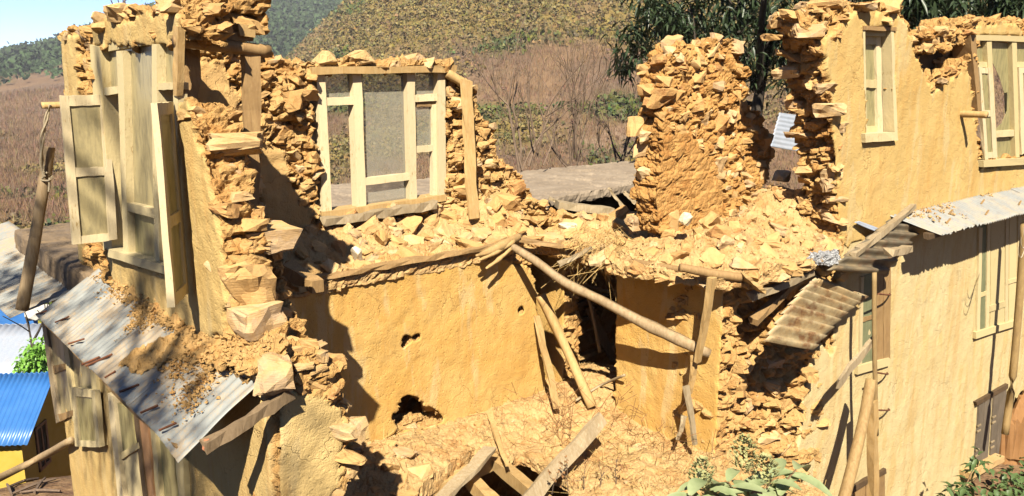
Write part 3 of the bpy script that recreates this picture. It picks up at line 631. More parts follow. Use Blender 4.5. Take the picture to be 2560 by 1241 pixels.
# --- debris floor of the room with the hole through to the joists
def rf_top(x, y):
    h = .07 * sstep(5.5, 6.1, y) + .22 * np.exp(-((x - 6.3) / .6) ** 2 - ((y - 5.7) / .5) ** 2) + .18 * np.exp(-((x - 3.3) / .5) ** 2 - ((y - 5.7) / .5) ** 2)
    Q = np.stack([x, y, x * 0], 1)
    return h + fbm(Q, 1.4, 4, 64) * .07 + fbm(Q, 6, 4, 65) * .035
rf_out = [(2.1, 3.5), (2.1, 6.3), (6.9, 6.6), (6.9, 5.3), (6.1, 5.2), (6.1, 3.0), (5.0, 2.6), (3.9, 3.0)]
rf_hole = on_z([(1040, 1250), (1070, 1215), (1185, 1128), (1240, 1118), (1262, 1150), (1300, 1122), (1345, 1150), (1432, 1205), (1400, 1290), (1060, 1300)], 1.66)
room_floor, P, Nn, pm = mass('room_floor', rf_out, 'z', 1.50, .16, M['dust'], [rf_hole], vox=.024, amp=.02, fine=.006, seed=17, top=rf_top, stonesz=(.14, .14, .08))
tag(room_floor, 'debris covered floor of the open room with a hole showing joists', 'floor', kind='structure')
scatter_stones(room_floor, P, Nn, (Nn[:, 2] > .3) & (P[:, 0] < 3.7) & (P[:, 1] > 5.2), 45, (.1, .3), seed=17, sink=.05, lie=True, spacing=.8)
scatter_stones(room_floor, P, Nn, (Nn[:, 2] > .3) & (P[:, 0] >= 3.7), 45, (.06, .2), seed=18, sink=.1, lie=True, spacing=1.2, power=3)
chips('crumbs', P, Nn, (Nn[:, 2] > .3), 7000, (.004, .02), M['dust'], room_floor, 2)
RF = (P, Nn)
# ------------------------------------------------------------------ windows and doors
def member(name, quad, axis, val, d0, d1, mat, parent, jag=.002, seg=5):
    """sawn member whose face is the quad (TL TR BR BL, sighted in the wall plane); d0..d1 is its depth, minus = outwards"""
    off = d0 if abs(d0) > .025 else 0.0; c = [Vector(survey(a, b, axis, val + off)) for a, b in quad]; d1 = d1 - off; d0 = d0 - off; rg = np.random.default_rng(int(abs(quad[0][0]) * 7 + abs(quad[0][1]))); mb = MB()
    lng = ((c[3] - c[0]).length + (c[2] - c[1]).length) > ((c[1] - c[0]).length + (c[2] - c[3]).length)
    a0, a1, b0, b1 = (c[0], c[1], c[3], c[2]) if lng else (c[0], c[3], c[1], c[2])
    e = Vector((0, 0, 0)); e[axis] = 1; rings = []
    for i in range(seg + 1):
        k = i / seg; p = a0.lerp(b0, k); q = a1.lerp(b1, k); j = [Vector(rg.normal(0, jag, 3)) for _ in range(4)]
        rings.append([p + e * d0 + j[0], q + e * d0 + j[1], q + e * d1 + j[2], p + e * d1 + j[3]])
    mb.loft(rings); return mb.build(name, mat, parent)
def pane(quad, axis, val, d, mat, parent, th=.004):
    return member('pane', quad, axis, val, d, d + th, mat, parent, jag=0, seg=1)

# left window with both shutters swung open
w = thing('casement_window', 'weathered cream window above the left tin awning, tall dusty pane between two open shutters', 'window', P3(350, 660, 0, XL))
w.location = (0, 0, 0)
X = XL
member('head', [(230, 108), (450, 70), (450, 98), (232, 133)], 0, X, .01, .16, M['wood_cream'], w)
member('jamb', [(229, 112), (256, 118), (286, 626), (262, 626)], 0, X, -.015, .14, M['wood_cream'], w)
member('jamb', [(441, 66), (454, 66), (450, 240), (441, 240)], 0, X, -.02, .02, M['wood_raw'], w)
member('jamb', [(438, 236), (448, 236), (450, 700), (440, 700)], 0, X, -.012, .05, M['wood_worn'], w)
member('mullion', [(296, 128), (311, 126), (325, 640), (313, 636)], 0, X, -.012, .10, M['wood_worn'], w)
member('mullion', [(383, 112), (396, 110), (404, 668), (391, 664)], 0, X, -.012, .10, M['wood_worn'], w)
member('transom', [(255, 220), (299, 216), (299, 234), (256, 239)], 0, X, -.006, .08, M['wood_worn'], w)
member('transom', [(395, 209), (438, 206), (438, 224), (395, 226)], 0, X, -.006, .08, M['wood_worn'], w)
member('transom', [(321, 506), (392, 524), (392, 546), (321, 528)], 0, X, -.008, .08, M['wood_worn'], w)
member('sill', [(268, 622), (446, 676), (446, 698), (270, 642)], 0, X, -.05, .16, M['wood_worn'], w)
member('inner_post', [(278, 240), (298, 238), (312, 625), (294, 620)], 0, X + .10, 0, .06, M['wood_cream'], w)
pane([(255, 130), (300, 128), (300, 222), (257, 224)], 0, X, .045, M['pane_dusty'], w)
pane([(309, 124), (386, 112), (392, 526), (322, 508)], 0, X, .04, M['pane_dusty'], w)
pane([(394, 110), (438, 104), (438, 212), (396, 214)], 0, X, .045, M['pane_dusty'], w)
pane([(322, 526), (392, 544), (394, 660), (326, 640)], 0, X, .04, M['pane_olive'], w)
def leaf(parent, name, px, axis, val, stiles, rails, panes, m, mp, d=(-.018, .018)):
    s = thing(name, None, None); s.parent = parent
    for q in stiles: member('stile', q, axis, val, d[0], d[1], m, s)
    for q in rails: member('rail', q, axis, val, d[0] + .003, d[1] - .003, m, s)
    for q in panes: pane(q, axis, val, -.002, mp, s)
    return s
sh = leaf(w, 'shutter', None, 1, 6.75, [[(148, 240), (171, 240), (203, 610), (182, 612)], [(247, 238), (268, 237), (292, 598), (271, 602)]],
          [[(170, 240), (248, 238), (250, 262), (172, 266)], [(186, 420), (259, 417), (261, 438), (188, 442)], [(200, 590), (272, 583), (274, 601), (202, 610)]],
          [[(170, 262), (250, 260), (260, 420), (186, 424)], [(187, 440), (262, 436), (273, 586), (201, 592)]], M['wood_white'], M['pane_dusty'])
# near shutter, half open: built flat then turned about its hinge
s2 = thing('shutter', None, None); s2.parent = w
H0 = P3(433, 228, 0, XL); zt, zb = 4.905, 3.72; hy = 5.13; Wd = .36
s2.location = (XL - .035, hy, 0); s2.rotation_euler = (0, 0, math.radians(-64))   # local +X' = away from hinge
def lbox(name, y0, y1, z0, z1, mat, t=.02):
    mb = MB(); mb.timber((0, (y0 + y1) / 2, z0), (0, (y0 + y1) / 2, z1), t * 2, y1 - y0, up=(0, 1, 0), jag=.002) if (z1 - z0) > (y1 - y0) else mb.timber((0, y0, (z0 + z1) / 2), (0, y1, (z0 + z1) / 2), t * 2, z1 - z0, jag=.002)
    return mb.build(name, mat, s2)
s2.rotation_euler = (0, 0, math.radians(148))
lbox('stile', 0, .055, zb, zt, M['wood_worn']); lbox('stile', Wd - .055, Wd, zb, zt, M['wood_white'])
for za, zc in ((zt - .07, zt), (4.18, 4.25), (zb, zb + .07)): lbox('rail', .055, Wd - .055, za, zc, M['wood_worn'], .017)
for za, zc in ((4.25, zt - .07), (zb + .07, 4.18)):
    mb = MB(); mb.box((-.003, .05, za), (.003, Wd - .05, zc)); mb.build('pane', M['pane_olive'], s2)

# window standing in the back wall
w = thing('standing_window', 'peeling white window frame still standing in the broken back wall, one opening empty of glass', 'window')
Y = YB + .10
m = M['wood_white']
lint = member('lintel', [(779, 168), (1142, 163), (1142, 181), (779, 187)], 1, YB - .02, 0, .34, M['wood_raw'], w, .004)
member('jamb', [(791, 186), (812, 186), (830, 530), (808, 534)], 1, Y, -.06, .10, m, w)
member('jamb', [(1094, 180), (1113, 180), (1115, 492), (1096, 492)], 1, Y, -.06, .10, m, w)
member('mullion', [(882, 185), (904, 185), (916, 520), (894, 524)], 1, Y, -.05, .06, m, w)
member('mullion', [(1017, 182), (1037, 182), (1043, 502), (1025, 506)], 1, Y, -.05, .06, m, w)
member('transom', [(812, 245), (888, 243), (889, 262), (813, 265)], 1, Y, -.045, .05, m, w)
member('transom', [(1036, 238), (1096, 235), (1096, 252), (1037, 255)], 1, Y, -.045, .05, m, w)
member('transom', [(912, 446), (1026, 433), (1026, 450), (913, 464)], 1, Y, -.045, .05, m, w)
member('sill', [(804, 532), (1116, 487), (1116, 503), (806, 549)], 1, Y, -.09, .12, M['wood_raw'], w)
pane([(810, 186), (884, 185), (888, 247), (812, 248)], 1, Y, .02, M['pane_grey'], w)
pane([(902, 185), (1019, 184), (1024, 436), (912, 448)], 1, Y, .02, M['pane_grey'], w)
pane([(912, 460), (1026, 448), (1027, 506), (914, 520)], 1, Y, .02, M['pane_grey'], w)
pane([(1035, 182), (1096, 180), (1097, 240), (1037, 243)], 1, Y, .02, M['pane_grey'], w)
s = thing('sash', None, None); s.parent = w
member('rail', [(1039, 256), (1094, 253), (1094, 266), (1040, 268)], 1, Y, -.02, .03, M['wood_brown'], s)
member('stile', [(1080, 262), (1095, 260), (1096, 489), (1083, 490)], 1, Y, -.03, .03, m, s)
member('rail', [(1040, 366), (1083, 363), (1083, 379), (1041, 382)], 1, Y, -.03, .03, m, s)
pane([(1039, 266), (1082, 264), (1082, 365), (1041, 368)], 1, Y, .0, M['pane_grey'], s)

# small window in the upper facade, right
def z7(x, y): return (x / 1.724 + 1540, y / 1.724)
def q7(*p): return [z7(*a) for a in p]
w = thing('narrow_window', 'narrow window with one glazed leaf and one closed grey shutter, high in the facade', 'window')
Y = YF
member('lintel', q7((1064, 112), (1204, 118), (1204, 136), (1064, 130)), 1, Y, -.012, .2, M['wood_brown'], w)
member('jamb', q7((1066, 128), (1074, 128), (1082, 590), (1074, 590)), 1, Y, .0, .2, M['wood_worn'], w)
member('jamb', q7((1184, 130), (1196, 130), (1212, 590), (1198, 590)), 1, Y, -.004, .2, M['wood_worn'], w)
member('head', q7((1072, 134), (1186, 138), (1186, 158), (1072, 154)), 1, Y, .05, .2, M['wood_cream'], w)
member('sill', q7((1074, 578), (1212, 572), (1216, 606), (1076, 616)), 1, Y, -.05, .2, M['wood_worn'], w)
s = thing('sash', None, None); s.parent = w
member('stile', q7((1122, 156), (1142, 156), (1150, 578), (1128, 578)), 1, Y, .10, .15, M['wood_white'], s)
member('rail', q7((1072, 156), (1124, 156), (1124, 192), (1073, 192)), 1, Y, .105, .15, M['wood_worn'], s)
member('rail', q7((1074, 344), (1130, 346), (1130, 380), (1075, 378)), 1, Y, .105, .15, M['wood_cream'], s)
member('rail', q7((1078, 546), (1134, 544), (1134, 578), (1079, 580)), 1, Y, .105, .15, M['wood_cream'], s)
pane(q7((1073, 190), (1124, 190), (1126, 348), (1075, 348)), 1, Y, .13, M['pane_olive'], s)
pane(q7((1075, 376), (1128, 378), (1130, 548), (1078, 550)), 1, Y, .13, M['pane_olive'], s)
s = thing('shutter', None, None); s.parent = w
for k in range(2):
    a = 1144 + k * 22
    member('board', q7((a, 156), (a + 21, 156), (a + 27, 578), (a + 7, 578)), 1, Y, .11 + .004 * k, .15, M['wood_grey'], s)

# wide window at the right edge
def zA(x, y): return (x / 2.068 + 2060, y / 2.068)
def qA(*p): return [zA(*a) for a in p]
w = thing('broken_window', 'wide window with a jagged broken pane and peeling white leaves above the right-hand tin roof', 'window')
member('post', qA((757, 178), (786, 182), (812, 570), (796, 575)), 1, Y, -.03, .2, M['wood_brown'], w)
member('head', qA((780, 180), (1290, 196), (1290, 226), (780, 210)), 1, Y, -.01, .18, M['wood_cream'], w)
member('mullion', qA((843, 216), (866, 216), (898, 830), (876, 834)), 1, Y, .0, .12, M['wood_cream'], w)
member('mullion', qA((974, 222), (996, 222), (1012, 812), (990, 816)), 1, Y, .0, .12, M['wood_cream'], w)
member('mullion', qA((1130, 226), (1152, 226), (1172, 800), (1150, 804)), 1, Y, .0, .12, M['wood_cream'], w)
member('transom', qA((786, 320), (858, 322), (858, 350), (788, 348)), 1, Y, .01, .11, M['wood_cream'], w)
member('transom', qA((996, 320), (1140, 322), (1140, 350), (996, 348)), 1, Y, .01, .11, M['wood_cream'], w)
member('transom', qA((892, 680), (992, 672), (992, 704), (892, 712)), 1, Y, .01, .11, M['wood_worn'], w)
member('sill', qA((826, 832), (1300, 800), (1300, 836), (826, 866)), 1, Y, -.06, .2, M['wood_cream'], w)
pane(qA((784, 212), (846, 214), (850, 322), (787, 322)), 1, Y, .06, M['pane_olive'], w)
pane(qA((890, 708), (992, 702), (994, 812), (894, 818)), 1, Y, .06, M['pane_olive'], w)
pane(qA((994, 222), (1134, 226), (1138, 324), (996, 322)), 1, Y, .06, M['pane_olive'], w)
# the broken pane: glass left round a jagged hole
mb = MB(); V = [Vector(survey(*zA(a, b), 1, Y + .06)) for a, b in ((864, 220), (976, 222), (992, 676), (890, 684))]
hole = [(872, 325), (905, 395), (935, 480), (948, 476), (944, 575), (920, 640), (888, 668)]
gl = [(864, 218), (978, 222), (994, 678), (888, 686), (888, 668), (920, 636), (946, 575), (948, 478), (932, 482), (905, 395), (872, 325)]
p2 = [survey(*zA(a, b), 1, Y + .06) for a, b in gl]
tr = tessellate_polygon([[Vector((p[0], p[2], 0)) for p in p2]]); n = len(p2)
mb.add([tuple(p) for p in p2] + [(p[0], p[1] + .004, p[2]) for p in p2], [tuple(t) for t in tr] + [tuple(i + n for i in t[::-1]) for t in tr] + [(i, (i + 1) % n, n + (i + 1) % n, n + i) for i in range(n)])
mb.build('pane', M['pane_olive'], w)
for (st, rl, pn) in ((
    [[(793, 348), (808, 348), (842, 824), (826, 826)], [(840, 352), (860, 350), (890, 812), (868, 820)]],
    [[(806, 350), (842, 352), (844, 382), (808, 380)], [(818, 570), (856, 572), (858, 604), (820, 602)], [(836, 790), (872, 786), (874, 814), (838, 820)]],
    [[(806, 378), (846, 380), (858, 574), (818, 572)], [(820, 600), (860, 602), (872, 792), (836, 794)]]),
    ([[(1002, 350), (1020, 350), (1034, 790), (1014, 800)], [(1110, 352), (1128, 352), (1148, 780), (1130, 784)]],
     [[(1018, 350), (1112, 352), (1114, 382), (1020, 380)], [(1024, 560), (1120, 562), (1122, 592), (1026, 590)], [(1030, 768), (1132, 756), (1134, 784), (1032, 796)]],
     [[(1018, 378), (1114, 380), (1122, 564), (1024, 562)], [(1026, 588), (1124, 590), (1132, 760), (1030, 772)]])):
    leaf(w, 'sash', None, 1, Y - .01, [qA(*q) for q in st], [qA(*q) for q in rl], [qA(*q) for q in pn], M['wood_white'], M['pane_olive'])

# lower facade: shuttered windows and doors
def z8(x, y): return (x / 1.55 + 1860, y / 1.55 + 440)
def q8(*p): return [z8(*a) for a in p]
w = thing('shuttered_window', 'faded green and cream shuttered window in shade under the tin roof, lower facade at right', 'window')
member('jamb', q8((912, 200), (924, 200), (914, 628), (902, 632)), 1, Y, -.03, .03, M['wood_worn'], w)
member('jamb', q8((1064, 120), (1078, 112), (1072, 560), (1058, 566)), 1, Y, -.03, .03, M['wood_worn'], w)
member('mullion', q8((944, 180), (956, 176), (950, 612), (938, 616)), 1, Y, -.028, .03, M['wood_worn'], w)
member('mullion', q8((1016, 150), (1028, 146), (1024, 586), (1012, 590)), 1, Y, -.028, .03, M['wood_worn'], w)
member('sill', q8((900, 606), (1078, 552), (1078, 574), (900, 632)), 1, Y, -.05, .03, M['wood_cream'], w)
for q in (((912, 456), (944, 446), (944, 462), (912, 472)), ((952, 504), (1016, 484), (1016, 508), (952, 528)), ((1024, 404), (1062, 394), (1062, 410), (1024, 420))):
    member('rail', q8(*q), 1, Y, -.026, .02, M['wood_cream'], w)
for q in (((914, 200), (946, 188), (944, 450), (912, 460)), ((912, 468), (942, 458), (942, 606), (908, 616)), ((954, 184), (1018, 156), (1014, 490), (952, 508)), ((952, 524), (1014, 504), (1012, 586), (950, 606)), ((1026, 152), (1066, 130), (1062, 398), (1024, 408)), ((1024, 416), (1060, 406), (1058, 562), (1022, 576))):
    member('panel', q8(*q), 1, Y, -.012, .02, M['shutter_green'] if q[0][0] < 930 else M['wood_cream'], w, jag=.001)
w = thing('shuttered_window', 'narrow dark shuttered window behind the thin bamboo pole on the lower facade', 'window')
member('jamb', q8((448, 392), (458, 388), (450, 756), (440, 760)), 1, Y, -.02, .03, M['wood_worn'], w)
member('mullion', q8((498, 370), (510, 366), (508, 744), (496, 748)), 1, Y, -.02, .03, M['wood_brown'], w)
member('rail', q8((452, 548), (500, 536), (500, 552), (452, 566)), 1, Y, -.018, .03, M['wood_brown'], w)
member('sill', q8((440, 738), (566, 706), (566, 736), (440, 770)), 1, Y, -.04, .03, M['wood_cream'], w)
member('panel', q8((456, 390), (500, 374), (500, 542), (454, 556)), 1, Y, -.006, .02, M['shutter_green'], w)
member('panel', q8((454, 560), (500, 548), (498, 724), (448, 738)), 1, Y, -.006, .02, M['shutter_green'], w)
for k in range(2): member('board', q8((509 + 28 * k, 364 - 8 * k), (535 + 28 * k, 356 - 8 * k), (533 + 28 * k, 716 - 8 * k), (507 + 28 * k, 724 - 8 * k)), 1, Y, -.016 - .003 * k, .02, M['wood_brown'], w)
d = thing('plank_door', 'small grey plank door at the foot of the facade with pale slots in its boards', 'door')
for k in range(4):
    a, b = k / 4, (k + 1) / 4 - .015
    def L_(p, q, t): return (p[0] + (q[0] - p[0]) * t, p[1] + (q[1] - p[1]) * t)
    TL, TR, BR, BL = z8(905, 888), z8(1020, 820), z8(1006, 1088), z8(886, 1152)
    bd = member('board', [L_(TL, TR, a), L_(TL, TR, b), L_(BL, BR, b), L_(BL, BR, a)], 1, Y, -.025 - .004 * (k % 2), .03, M['wood_greydark'], d)
    if k in (0, 2):
        for t in (.32, .40, .68, .76):
            p = L_(L_(TL, TR, a + .07), L_(BL, BR, a + .07), t); q = L_(L_(TL, TR, b - .06), L_(BL, BR, b - .06), t)
            member('slot', [p, q, (q[0], q[1] + 4), (p[0], p[1] + 4)], 1, Y, -.034, -.02, M['wood_grey'], bd, 0, 1)
member('head', q8((900, 878), (1024, 806), (1024, 824), (904, 892)), 1, Y, -.045, .03, M['wood_dark'], d)
member('step', q8((880, 1154), (1010, 1086), (1010, 1108), (880, 1178)), 1, Y, -.16, .03, M['rubble_block'], d)
d = thing('cellar_door', 'top of a dark timber cellar door behind the leaning log and post', 'door')
for k in range(3):
    TL, TR, BR, BL = (2134, 1226), (2214, 1182), (2214, 1380), (2134, 1400)
    a, b = k / 3, (k + 1) / 3 - .02
    member('board', [L_(TL, TR, a), L_(TL, TR, b), L_(BL, BR, b), L_(BL, BR, a)], 1, Y, -.02 - .004 * k, .03, M['wood_brown'], d)
member('head', [(2128, 1220), (2216, 1172), (2216, 1184), (2130, 1234)], 1, Y, -.04, .03, M['wood_dark'], d)

# doors and windows of the lower left wall, in the shade of the awning
def z2(x, y): return (x / 1.822, y / 1.822 + 560)
def q2(*p): return [z2(*a) for a in p]
X = XL + .02
w = thing('shaded_window', 'tall narrow window with brown cross rails at the far end under the left tin awning', 'window')
member('jamb', q2((188, 440), (206, 450), (272, 900), (254, 910)), 0, X, -.03, .03, M['wood_grey'], w)
member('jamb', q2((284, 520), (304, 540), (352, 900), (330, 900)), 0, X, -.03, .03, M['wood_cream'], w)
member('rail', q2((228, 650), (300, 634), (304, 662), (234, 690)), 0, X, -.02, .03, M['wood_brown'], w)
member('rail', q2((254, 872), (336, 846), (338, 872), (262, 906)), 0, X, -.03, .03, M['wood_brown'], w)
pane(q2((200, 450), (286, 520), (300, 640), (226, 660)), 0, X, -.004, M['pane_dusty'], w)
pane(q2((232, 684), (304, 660), (332, 850), (256, 880)), 0, X, -.004, M['pane_dusty'], w)
w = thing('shuttered_window', 'window with a lower panelled leaf hanging open under the middle of the left tin awning', 'window')
member('jamb', q2((404, 640), (430, 660), (476, 1010), (452, 1010)), 0, X, -.03, .03, M['wood_cream'], w)
pane(q2((304, 540), (408, 650), (424, 760), (336, 750)), 0, X, -.004, M['pane_dusty'], w)
s = thing('shutter', None, None); s.parent = w
XS = X - .05
member('rail', q2((336, 744), (436, 756), (440, 790), (340, 782)), 0, XS, -.02, .02, M['wood_worn'], s)
member('rail', q2((354, 984), (464, 990), (466, 1016), (356, 1012)), 0, XS, -.02, .02, M['wood_worn'], s)
member('stile', q2((336, 744), (352, 748), (372, 1012), (354, 1010)), 0, XS, -.022, .022, M['wood_worn'], s)
member('stile', q2((428, 756), (444, 758), (468, 1014), (450, 1012)), 0, XS, -.022, .022, M['wood_worn'], s)
pane(q2((346, 780), (432, 786), (454, 990), (366, 986)), 0, XS, -.004, M['pane_olive'], s)
d = thing('folding_door', 'old panelled door leaves in a cream frame below the left tin awning', 'door')
member('post', q2((490, 770), (512, 786), (568, 1300), (540, 1300)), 0, X, -.05, .03, M['wood_white'], d)
member('post', q2((606, 840), (622, 850), (676, 1300), (656, 1300)), 0, X, -.03, .03, M['wood_dark'], d)
member('post', q2((684, 920), (706, 940), (736, 1300), (716, 1300)), 0, X, -.04, .03, M['wood_cream'], d)
member('post', q2((796, 1010), (830, 1030), (846, 1300), (816, 1300)), 0, X, -.04, .03, M['wood_cream'], d)
member('panel', q2((520, 800), (606, 850), (628, 1000), (546, 1050)), 0, X, -.015, .02, M['pane_olive'], d)
member('panel', q2((548, 1080), (630, 1020), (662, 1300), (586, 1300)), 0, X, -.015, .02, M['wood_worn'], d)
member('rail', q2((544, 1046), (628, 996), (632, 1022), (550, 1076)), 0, X, -.035, .02, M['wood_cream'], d)
member('panel', q2((624, 860), (686, 920), (718, 1300), (676, 1300)), 0, X, -.02, .02, M['wood_redbrown'], d)
member('panel', q2((706, 940), (798, 1010), (818, 1300), (736, 1300)), 0, X, -.012, .02, M['pane_olive'], d)
# ------------------------------------------------------------------ loose timber
def timber(name, label, cat, p0, p1, w, h, mat, group=None, **kw):
    mb = MB(); mb.timber(p0, p1, w, h, **kw); return tag(mb.build(name, mat), label, cat, group)
def log(name, label, cat, pts, r, mat, group=None, **kw):
    mb = MB(); mb.log(pts, r, **kw); return tag(mb.build(name, mat, smooth=True), label, cat, group)
G = 'timbers of the ruin'
log('fallen_log', 'long crooked log hanging out over the room from the ragged floor edge', 'log', [P3(1262, 606, 1, 6.15), P3(1338, 652, 1, 5.75), P3(1412, 706, 1, 5.45), P3(1505, 752, 1, 5.1), P3(1600, 803, 1, 4.75), P3(1695, 848, 1, 4.4), P3(1772, 884, 1, 4.2)],
    [.036, .044, .046, .050, .054, .060, .052], M['bark'], n=11, rough=.11)
log('leaning_pole', 'peeled pole leaning from the doorway debris to the end of the ochre wall', 'pole', [P3(1480, 1018, 2, 1.78), P3(1415, 870, 1, 5.78), P3(1353, 738, 1, 5.98)], [.055, .05, .048], M['wood_raw'], n=8, rough=.07)
timber('leaning_plank', 'narrow pale plank propped upright against the right end of the ochre wall', 'plank', P3(1393, 1022, 2, 1.8), P3(1341, 790, 1, 6.06), .075, .03, M['wood_raw'], up=(0, 1, 0))
timber('short_plank', 'short grey plank jutting from the floor edge above the dark doorway', 'plank', P3(1397, 662, 0, 5.45), P3(1480, 620, 0, 5.72), .085, .03, M['wood_grey'], split=.01)
timber('prop_plank', 'upright prop plank in front of the shaded side wall, upper half', 'plank', P3(1782, 694, 0, 5.7), P3(1744, 905, 0, 5.75), .065, .045, M['wood_raw'], up=(0, 1, 0), jag=.005)
timber('prop_plank', 'split grey prop plank in front of the side wall, lower half reaching the debris', 'plank', P3(1716, 965, 0, 5.72), P3(1738, 1112, 0, 5.74), .055, .03, M['wood_grey'], up=(0, 1, 0), jag=.004)
timber('prop_plank', 'leaning lath beside the split prop plank by the side wall', 'plank', P3(1712, 1040, 0, 5.7), P3(1694, 1100, 0, 5.62), .05, .02, M['wood_grey'], up=(0, 1, 0))
timber('prop_plank', 'middle piece of the upright prop crossing the end of the crooked log', 'plank', P3(1738, 890, 0, 5.80), P3(1724, 985, 0, 5.78), .05, .04, M['wood_raw'], up=(0, 1, 0))
timber('roof_plank', 'broad pale plank slanting up out of the hole in the debris floor', 'plank', P3(1300, 1275, 1, 4.55), P3(1506, 1046, 1, 4.75), .13, .045, M['wood_grey'], up=(0, -1, .5), split=.015)
timber('broken_plank', 'weathered plank lying across the left part of the floor hole', 'plank', P3(1226, 1122, 2, 1.76), P3(1090, 1262, 2, 1.62), .12, .04, M['wood_grey'], split=.012)
for i, (a, b, lb) in enumerate((((1222, 1142), (1372, 1262), 'square joist crossing the middle of the floor hole'), ((1300, 1118), (1010, 1262), 'joist along the upper left edge of the floor hole'),
                                ((1338, 1108), (1450, 1196), 'joist along the right edge of the floor hole'), ((1160, 1185), (1240, 1262), 'low joist under the weathered plank in the floor hole'))):
    timber('joist', lb, 'joist', P3(*a, 2, 1.54 - .03 * (i == 3)), P3(*b, 2, 1.52 - .03 * (i == 3)), .11, .11, M['wood_raw'], 'floor joists showing through the hole')
timber('lath', 'thin pale lath lying on the debris down to the floor hole', 'lath', P3(1222, 1030, 2, 1.80), P3(1268, 1165, 2, 1.70), .05, .02, M['wood_raw'])
timber('board_piece', 'short board standing on edge among stones left of the floor hole', 'board', P3(1002, 1168, 2, 1.78), P3(1042, 1270, 2, 1.6), .03, .16, M['wood_raw'])
timber('wall_plate', 'long narrow timber plate along the top of the ochre room wall', 'timber', P3(760, 700, 1, YR - .02), P3(1240, 614, 1, YR - .02), .10, .035, M['wood_brown'], seg=16, jag=.008)
timber('beam_end', 'splintered beam end poking out of the debris beside the shadowed left wall', 'beam', P3(715, 668, 1, 5.6), P3(792, 716, 1, 5.3), .12, .09, M['wood_brown'], split=.03)
timber('beam_end', 'flat splintered board end under the jutting beam beside the left wall', 'beam', P3(722, 690, 1, 5.7), P3(770, 722, 1, 5.35), .16, .035, M['wood_raw'], split=.03)
timber('rotten_beam', 'rotten weathered beam lying under the sill of the standing window frame', 'beam', P3(806, 556, 1, 6.93), P3(1090, 512, 1, 6.93), .10, .07, M['wood_grey'], seg=12, jag=.010, split=.02)
timber('leaning_board', 'tall yellow board leaning upright beside the standing window frame', 'board', P3(1184, 548, 1, 6.66), P3(1164, 200, 1, 6.9), .125, .035, M['wood_raw'], up=(0, -1, 0), split=.012, seg=8)
log('short_pole', 'short round pole end between the window lintel and the leaning board', 'pole', [P3(1118, 182, 1, 7.0), P3(1158, 206, 1, 6.93)], .045, M['wood_raw'], n=8)
log('ledge_stick', 'stick lying along the floor edge above the ochre wall', 'stick', [P3(1200, 640, 1, 6.02), P3(1262, 608, 1, 6.05), P3(1300, 590, 1, 6.2)], [.03, .045, .03], M['wood_raw'], n=7, rough=.15)
for i, (a, b, lb) in enumerate((((1196, 652), (1285, 604), 'splintered branch end on the floor edge beside the crooked log'), ((1190, 640), (1250, 618), 'small splinter on the floor edge left of the crooked log'), ((1215, 672), (1280, 618), 'hanging splinter below the floor edge beside the crooked log'))):
    log('splinter', lb, 'splinter', [P3(*a, 1, 5.95), P3((a[0] + b[0]) / 2, (a[1] + b[1]) / 2 + 4, 1, 6.0), P3(*b, 1, 6.05)], [.012, .028, .03], M['wood_raw'], n=6, rough=.2)
log('leaning_stick', 'thin stick resting across the foot of the leaning pole in the doorway', 'stick', [P3(1440, 1002, 2, 1.82), P3(1500, 965, 1, 5.6), P3(1562, 938, 0, 5.9)], [.014, .018, .015], M['wood_grey'], n=6, rough=.12)
timber('doorway_beam', 'dark beam leaning inside the shaded doorway', 'beam', P3(1470, 765, 1, 6.6), P3(1534, 900, 1, 6.4), .12, .10, M['wood_brown'])
timber('doorway_beam', 'horizontal beam across the dark opening of the doorway', 'beam', P3(1412, 770, 1, 6.9), P3(1540, 735, 1, 6.9), .09, .06, M['wood_brown'])
timber('doorway_beam', 'pale horizontal board low in the dark doorway opening', 'beam', P3(1412, 800, 1, 7.0), P3(1480, 795, 1, 7.0), .06, .05, M['wood_grey'])
# timbers of the left opening
log('lintel_log', 'round lintel log carrying loose stones over the gap in the left wall', 'log', [(1.70, 5.03, 5.265), (1.95, 5.04, 5.245), (2.30, 5.06, 5.215)], [.035, .04, .04], M['wood_brown'], n=9)
timber('gap_post', 'tall timber post hanging from the lintel on the inner face of the left wall', 'post', P3(629, 126, 1, 5.06), P3(624, 520, 1, 5.06), .105, .05, M['wood_brown'], up=(0, 1, 0), seg=8)
timber('gap_post', 'short timber post just behind the window corner in the gap of the left wall', 'post', P3(478, 124, 1, 5.25), P3(476, 258, 1, 5.25), .09, .07, M['wood_brown'], up=(0, 1, 0))
timber('lintel_end', 'sawn end of a lintel beam under the stones at the window corner', 'beam', (1.80, 5.02, 5.325), (1.80, 5.6, 5.34), .10, .065, M['wood_raw'])
timber('lintel_end', 'sawn pale lintel end at the right edge of the stones on the left wall', 'beam', (2.14, 5.0, 5.33), (2.14, 5.6, 5.35), .10, .07, M['wood_raw'])
timber('lintel_beam', 'hidden lintel beams carrying the loose stones over the left window', 'beam', (1.97, 5.03, 5.30), (1.97, 7.0, 5.30), .44, .05, M['wood_brown'])
log('tied_pole', 'bark covered pole standing on the tin roof at far left with rope at its top', 'pole', [(1.20, 7.85, 3.12), (1.36, 7.82, 3.75), P3(124, 368, 1, 7.8)], [.055, .05, .047], M['bark'], n=10)
log('shutter_stick', 'short cut stick poking out behind the open left shutter', 'stick', [P3(104, 264, 1, 7.6), P3(190, 262, 1, 7.6)], .028, M['wood_raw'], n=7)
mb = MB(); rp = [P3(124, 262, 1, 7.58), P3(116, 300, 1, 7.62), P3(106, 345, 1, 7.68), P3(104, 400, 1, 7.72), P3(110, 440, 1, 7.74)]
for k in range(2): mb.log([p + Vector((.012 * math.sin(i * 2.4 + k * 3.1), .01 * math.cos(i * 2.4 + k * 3.1), 0)) for i, p in enumerate(rp)], .010, n=5, seed=k)
